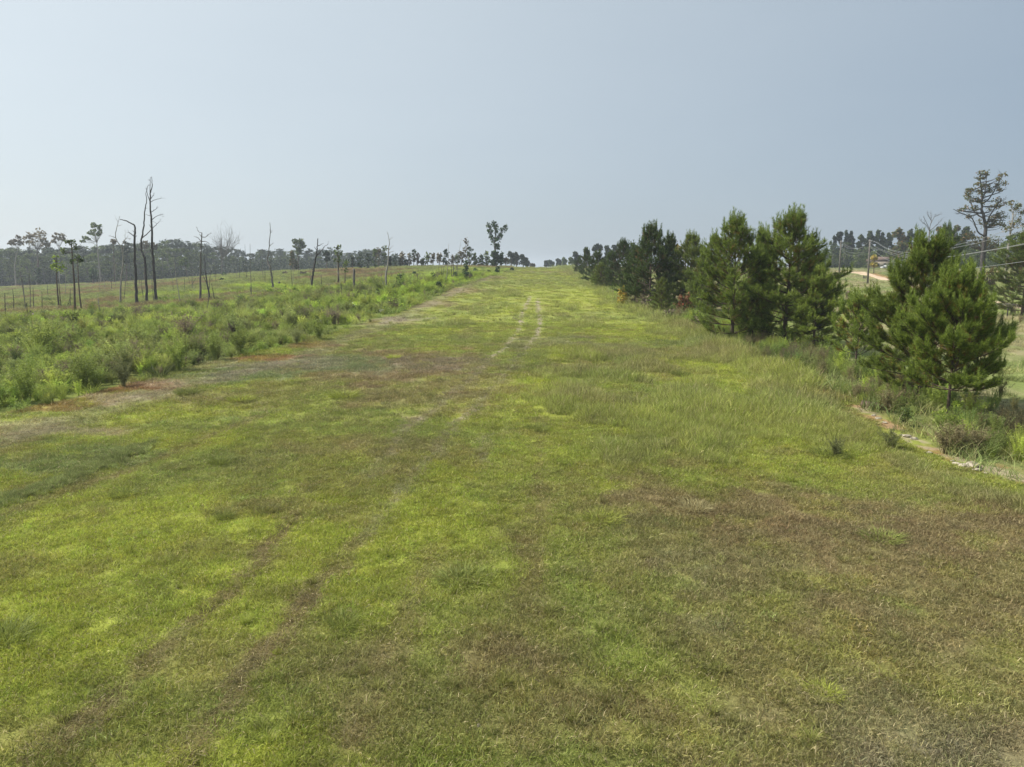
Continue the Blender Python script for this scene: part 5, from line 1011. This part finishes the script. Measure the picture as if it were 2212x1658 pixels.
def goldenrod(f, x, yb, yt, label, rg):
    p = G(*f(x, yb)); H = W(*f(x, yt), p[1])[2] - p[2]; o = empty('yellow_green_plant', p, label, 'plant', 'yellow-green stalks below the front pine'); st, lv = MB(), MB()
    for s in range(3):
        q = np.array([0, 0, 0.]); tp = np.array([rg.normal(0, .12), rg.normal(0, .12), H * rg.uniform(.75, 1.05)]); P = smooth_path([q, tp * .5 + rg.normal(0, .03, 3), tp], 4); tube(st, P, np.linspace(.012, .005, len(P)), 4)
        t = rg.uniform(.3, 1, 26); c = q + tp * t[:, None]; leaves(lv, c + rg.normal(0, .04, (26, 3)), .05, rg, aspect=.3); leaves(lv, tp + rg.normal(0, .06, (26, 3)), .06, rg, aspect=.35)
    st.obj('stalks', MAT['leaf_hard'], o); lv.obj('leaves', MAT['leaf_lime'], o)
for i, a in enumerate([(rd, 1200, 730, 505, 'left-most yellow-green stalk below the dark trunk'), (rd, 1250, 720, 565, 'short yellow-green stalk beside the left-most one'), (rd, 1345, 740, 590, 'yellow-green stalk cluster right in front of the dark trunk'), (rd, 1405, 700, 400, 'tallest branching yellow-green stalk with several heads'), (rd, 1500, 740, 580, 'right-most yellow-green stalk with a drooping head'), (rd, 1340, 640, 430, 'yellow-green stalk with pale tip touching the dark trunk')]):
    goldenrod(*a, np.random.default_rng(500 + i))
plant(TFT[1], rf, 599, 1412, .2, 'tiny bright seedling on the brown wheel line in the foreground', 'seedling', C(.45, .5, .08), name='seedling')
# pale stones lying in the ditch
def stone(f, x, y, s, label, seed, flat=.38, mat='stone', group='pale stones in the washed-out ditch'):
    s *= .85; rg = np.random.default_rng(seed); bm = __import__('bmesh').new(); __import__('bmesh').ops.create_icosphere(bm, subdivisions=2, radius=1)
    for v in bm.verts:
        n = v.co.normalized(); k = 1 + .28 * (vnoise(n.x * 1.7 + seed, n.y * 1.7 + n.z * 2.3, seed) - .5) * 2; v.co = Vector((n.x * k * s, n.y * k * s * .7, n.z * k * s * flat))
    me = bpy.data.meshes.new('stone'); bm.to_mesh(me); bm.free(); me.materials.append(MAT[mat]); p = G(*f(x, y)); o = bpy.data.objects.new('stone', me); COL.objects.link(o)
    o.location = (p[0], p[1], p[2] + s * flat * .35); o.rotation_euler = (rg.normal(0, .1), rg.normal(0, .1), rg.uniform(0, 6.28)); tag(o, label, 'stone', group)
for i, (x, y, s, lb) in enumerate([(1430, 1138, .17, 'left-most rounded stone of the pale group by the red soil'), (1500, 1155, .20, 'second stone of the pale group by the red soil'), (1560, 1172, .15, 'small stone in the middle of the pale group'), (1620, 1160, .30, 'largest flat pale stone beside the red soil'), (1665, 1205, .18, 'low stone right of the largest pale one'), (1380, 1100, .10, 'tiny stone left of the pale group'),
 (860, 818, .22, 'flat pale stone in the upper ditch bend'), (935, 842, .16, 'smaller flat stone right of the upper ditch bend'), (800, 802, .12, 'little stone left of the upper ditch bend'), (470, 572, .14, 'pale stone just below the short log'), (520, 605, .16, 'second pale stone below the short log'), (590, 655, .15, 'third pale stone down the ditch from the log'), (1110, 1010, .16, 'stone half hidden in grass below the dead weed mound'), (1760, 1240, .12, 'small stone at the lower end of the ditch')]):
    stone(rd, x, y, s, lb, 600 + i)
stone(rf, 1035, 1568, .045, 'small white stone in grass at the bottom centre', 650, .4, group=None); stone(rf, 2044, 1546, .028, 'little white pebble low at the right', 651, .6, group=None)
# cut log end by the ditch
p = G(*rd(485, 490)); o = empty('short_log', p, 'short dark log with a pale cut end lying beside the ditch', 'log'); mb = MB(); a = np.array([.30, -.25, .1]); b = np.array([-.35, .45, .14]); tube(mb, [a, (a + b) / 2, b], .15, 12); mb.obj('bark', MAT['bark'], o); mb = MB(); d = unit(a - b); tube(mb, [a + d * .003, a + d * .012], .115, 12); mb.obj('cut_end', MAT['stone'], o)

# ------------------------------------------------------------------ poles, wires, fence, house, vehicle
def util_pole(px, by, ty, label, D, trans=False, cross=1.2, tilt=0):
    B = W(px, by, D); B[2] = terr(B[0], B[1]); T = W(px + tilt, ty, D); h = T[2] - B[2]; o = empty('utility_pole', B, label, 'utility pole', 'wooden utility poles beside the dirt road'); dx = T[0] - B[0]
    mb = MB(); tube(mb, [(0, 0, -.3), (dx * .5, 0, h * .5), (dx, 0, h)], [.24, .21, .17], 10); mb.obj('shaft', MAT['pole'], o, True)
    mb = MB(); box(mb, (dx * .95, -.2, h - .55), (2 * cross, .12, .14), .9); mb.obj('crossarm', MAT['pole'], o)
    for s in (-1, -.45, .45, 1):
        mb = MB(); c = np.array([dx * .95 + s * cross * math.cos(.9) * .95, -.2 + s * cross * math.sin(.9) * .95, h - .48]); tube(mb, [c, c + [0, 0, .12], c + [0, 0, .2]], [.05, .07, .03], 6); mb.obj('insulator', MAT['metal'], o)
    if trans:
        mb = MB(); tube(mb, [(dx * .85 + .42, 0, h * .80), (dx * .85 + .42, 0, h * .80 + .1), (dx * .85 + .42, 0, h * .80 + .9), (dx * .85 + .42, 0, h * .80 + 1.0)], [.2, .26, .26, .12], 10); mb.obj('transformer', MAT['metal'], o)
    return o
util_pole(*r6(505, 1255), r6(530, 790)[1], 'nearer wooden utility pole standing in the meadow before the dirt road', 181, cross=1.6, tilt=2.6)
util_pole(*r6(222, 1142), r6(245, 800)[1], 'farther utility pole with transformer at the paved road', 250, True, 1.6, 2.2)
def wire(pts, f, label, Dfun, group, r=.022):
    P = smooth_path([W(*f(*p), Dfun(f(*p)[0])) for p in pts], 8); mb = MB(); tube(mb, P, r, 4); o = mb.obj('power_line', MAT['wire']); tag(o, label, 'power line', group)
Da = lambda px: 1 / (1 / 181 + (px - 869) / 155 * (1 / 75 - 1 / 181)); Db = lambda px: 1 / (1 / 250 + (px - 841) / 28 * (1 / 181 - 1 / 250))
for pts, lb in [
 ([(535, 800), (600, 820), (700, 878), (850, 916), (1000, 920), (1150, 895), (1500, 818), (1900, 700), (2063, 655), (2500, 520)], 'topmost power line sweeping from the nearer pole to the right edge'),
 ([(530, 800), (580, 815), (700, 885), (850, 930), (1000, 955), (1150, 912), (1500, 848), (1900, 748), (2063, 705), (2500, 590)], 'second power line from the top right of the nearer pole'),
 ([(530, 812), (545, 865), (640, 900), (800, 955), (1000, 980), (1300, 965), (1700, 905), (2063, 840), (2500, 755)], 'third power line, sagging behind the large front pine top'),
 ([(530, 812), (600, 872), (800, 938), (1000, 968), (1300, 962), (1700, 900), (2063, 832), (2500, 740)], 'fourth power line running almost together with the third'),
 ([(528, 860), (600, 925), (700, 990), (830, 1040), (1050, 1085), (1370, 1088), (1700, 1058), (2063, 1010), (2500, 945)], 'lowest power line, drooping from the nearer pole to the meadow edge')]:
    wire(pts, r6, lb, Da, 'power lines right of the nearer pole')
for pts, lb in [([(248, 805), (290, 845), (350, 872), (430, 880), (530, 800)], 'top line of the span between the two poles'), ([(250, 810), (280, 860), (340, 880), (430, 875), (530, 812)], 'second line of the span between the two poles'), ([(245, 870), (290, 908), (370, 925), (450, 918), (528, 860)], 'third line of the span between the two poles'), ([(243, 880), (290, 935), (370, 955), (440, 940), (526, 880)], 'lowest line of the span between the two poles')]:
    wire(pts, r6, lb, Db, 'power lines between the two poles')
# paired poles with one crossbar, far behind the pines
D = 340; pl = W(*r5(908, 500), D); z0 = terr(pl[0], pl[1]); pr_ = W(*r5(980, 500), D); o = empty('paired_pole_frame', (pl[0], D, z0), 'distant two-legged pole frame with a crossbar above the pine tops', 'utility pole')
zt = W(*r5(908, 478), D)[2] - z0; zc = W(*r5(908, 488), D)[2] - z0; dx = pr_[0] - pl[0]
for xx, zz in ((0, zt), (dx, zt + .5)):
    mb = MB(); tube(mb, [(xx, 0, -.3), (xx, 0, zz)], [.26, .2], 8); mb.obj('pole', MAT['pole'], o, True)
mb = MB(); box(mb, (dx / 2 - .1, -.3, zc), (dx * 1.9, .2, .25)); mb.obj('crossbar', MAT['pole'], o)
# fence posts
for i, (x, yb, yt, r, lb) in enumerate([(322, 1140, 1103, .09, 'single fence post at the mouth of the dirt road'), (463, 1186, 1147, .13, 'left one of the three stout posts near the pole'), (476, 1188, 1149, .13, 'middle one of the three stout posts near the pole'), (489, 1190, 1151, .13, 'right one of the three stout posts near the pole'), (440, 1172, 1150, .05, 'thin post left of the three stout posts'), (415, 1166, 1146, .05, 'thin post fourth from the road mouth'), (392, 1160, 1140, .05, 'thin post third from the road mouth'), (368, 1154, 1134, .05, 'thin post nearest the single road-mouth post'),
 (1893, 1572, 1478, .07, 'tallest fence post in front of the right edge pine'), (1720, 1478, 1432, .06, 'fence post left of the right edge pine'), (1640, 1450, 1410, .06, 'fence post where the dirt road passes the leafy shrub')]):
    B = G(*r6(x, yb)); h = W(*r6(x, yt), B[1])[2] - B[2]; o = empty('fence_post', B, lb, 'fence post', 'fence posts along the dirt road'); mb = MB(); tube(mb, [(0, 0, -.2), (0.01, 0, h * .5), (0, 0, h - .04), (0, 0, h)], [r, r * .95, r * .95, r * .6], 8); mb.obj('post', MAT['bark_backlit'], o)
# house with a brown roof, half hidden by the wood
D = 318; c = W(*r6(705, 1070), D); z = float(terr(c[0], c[1])); o = empty('house', (c[0], D, z), 'low house with a brown roof half hidden among the trees', 'house')
mb = MB(); box(mb, (0, 4, 1.5), (12, 7, 3)); mb.obj('wall', MAT['siding'], o)
mb = MB(); mb.add([(-6.6, .1, 2.95), (6.6, .1, 2.95), (6.6, 7.9, 2.95), (-6.6, 7.9, 2.95), (-6.6, 4, 5.1), (6.6, 4, 5.1)], [(0, 1, 5), (0, 5, 4), (2, 3, 4), (2, 4, 5), (0, 4, 3), (1, 2, 5), (0, 3, 2), (0, 2, 1)]); mb.obj('roof', MAT['roofing'], o)
for xx in (-4, -1, 3.2):
    mb = MB(); box(mb, (xx, .47, 1.6), (1.1, .08, 1.2)); mb.obj('window', MAT['glass'], o)
mb = MB(); box(mb, (1.1, .47, 1.05), (1, .08, 2.1)); mb.obj('door', MAT['bark'], o)
# parked vehicle in front of it
D = 300; c = W(*r6(697, 1060), D); z = float(terr(c[0], c[1])); o = empty('parked_vehicle', (c[0], D, z), 'white parked vehicle in front of the brown-roofed house', 'car')
prof = [(-2.2, .35), (-2.25, .95), (-1.35, 1.05), (-.7, 1.62), (1.2, 1.66), (2.05, 1.1), (2.2, .95), (2.2, .35)]; mb = MB(); n = len(prof)
v = [(x, -.85 if zz < 1.2 else -.72, zz) for x, zz in prof] + [(x, .85 if zz < 1.2 else .72, zz) for x, zz in prof]; f = [(i, (i + 1) % n, n + i) for i in range(n)] + [((i + 1) % n, n + (i + 1) % n, n + i) for i in range(n)] + [(0, i + 1, i) for i in range(1, n - 1)] + [(n, n + i, n + i + 1) for i in range(1, n - 1)]
mb.add(v, f); mb.obj('body', MAT['white_paint'], o)
for s in (-1, 1):
    mb = MB(); box(mb, (.25, s * .79, 1.33), (1.7, .03, .36)); mb.obj('side_window', MAT['glass'], o)
    for xx in (-1.4, 1.4):
        mb = MB(); tube(mb, [(xx, s * .72, .34), (xx, s * .90, .34)], .34, 14); mb.obj('wheel', MAT['rubber'], o)
mb = MB(); box(mb, (-2.235, 0, .8), (.03, 1.3, .16)); mb.obj('headlights', MAT['metal'], o)

# ------------------------------------------------------------------ haze
mb = MB(); box(mb, (0, 0, 14.0), (14600, 14600, 52)); hz = mb.obj('haze', MAT['ground']); tag(hz, kind='stuff')
m, n, l = new_mat("haze_air"); out = n.new("ShaderNodeOutputMaterial"); pv = n.new("ShaderNodeVolumePrincipled"); pv.inputs['Color'].default_value = (.80, .88, .97, 1); pv.inputs['Density'].default_value = HAZE; pv.inputs['Anisotropy'].default_value = .25
l.new(pv.outputs[0], out.inputs['Volume']); hz.data.materials.clear(); hz.data.materials.append(m)
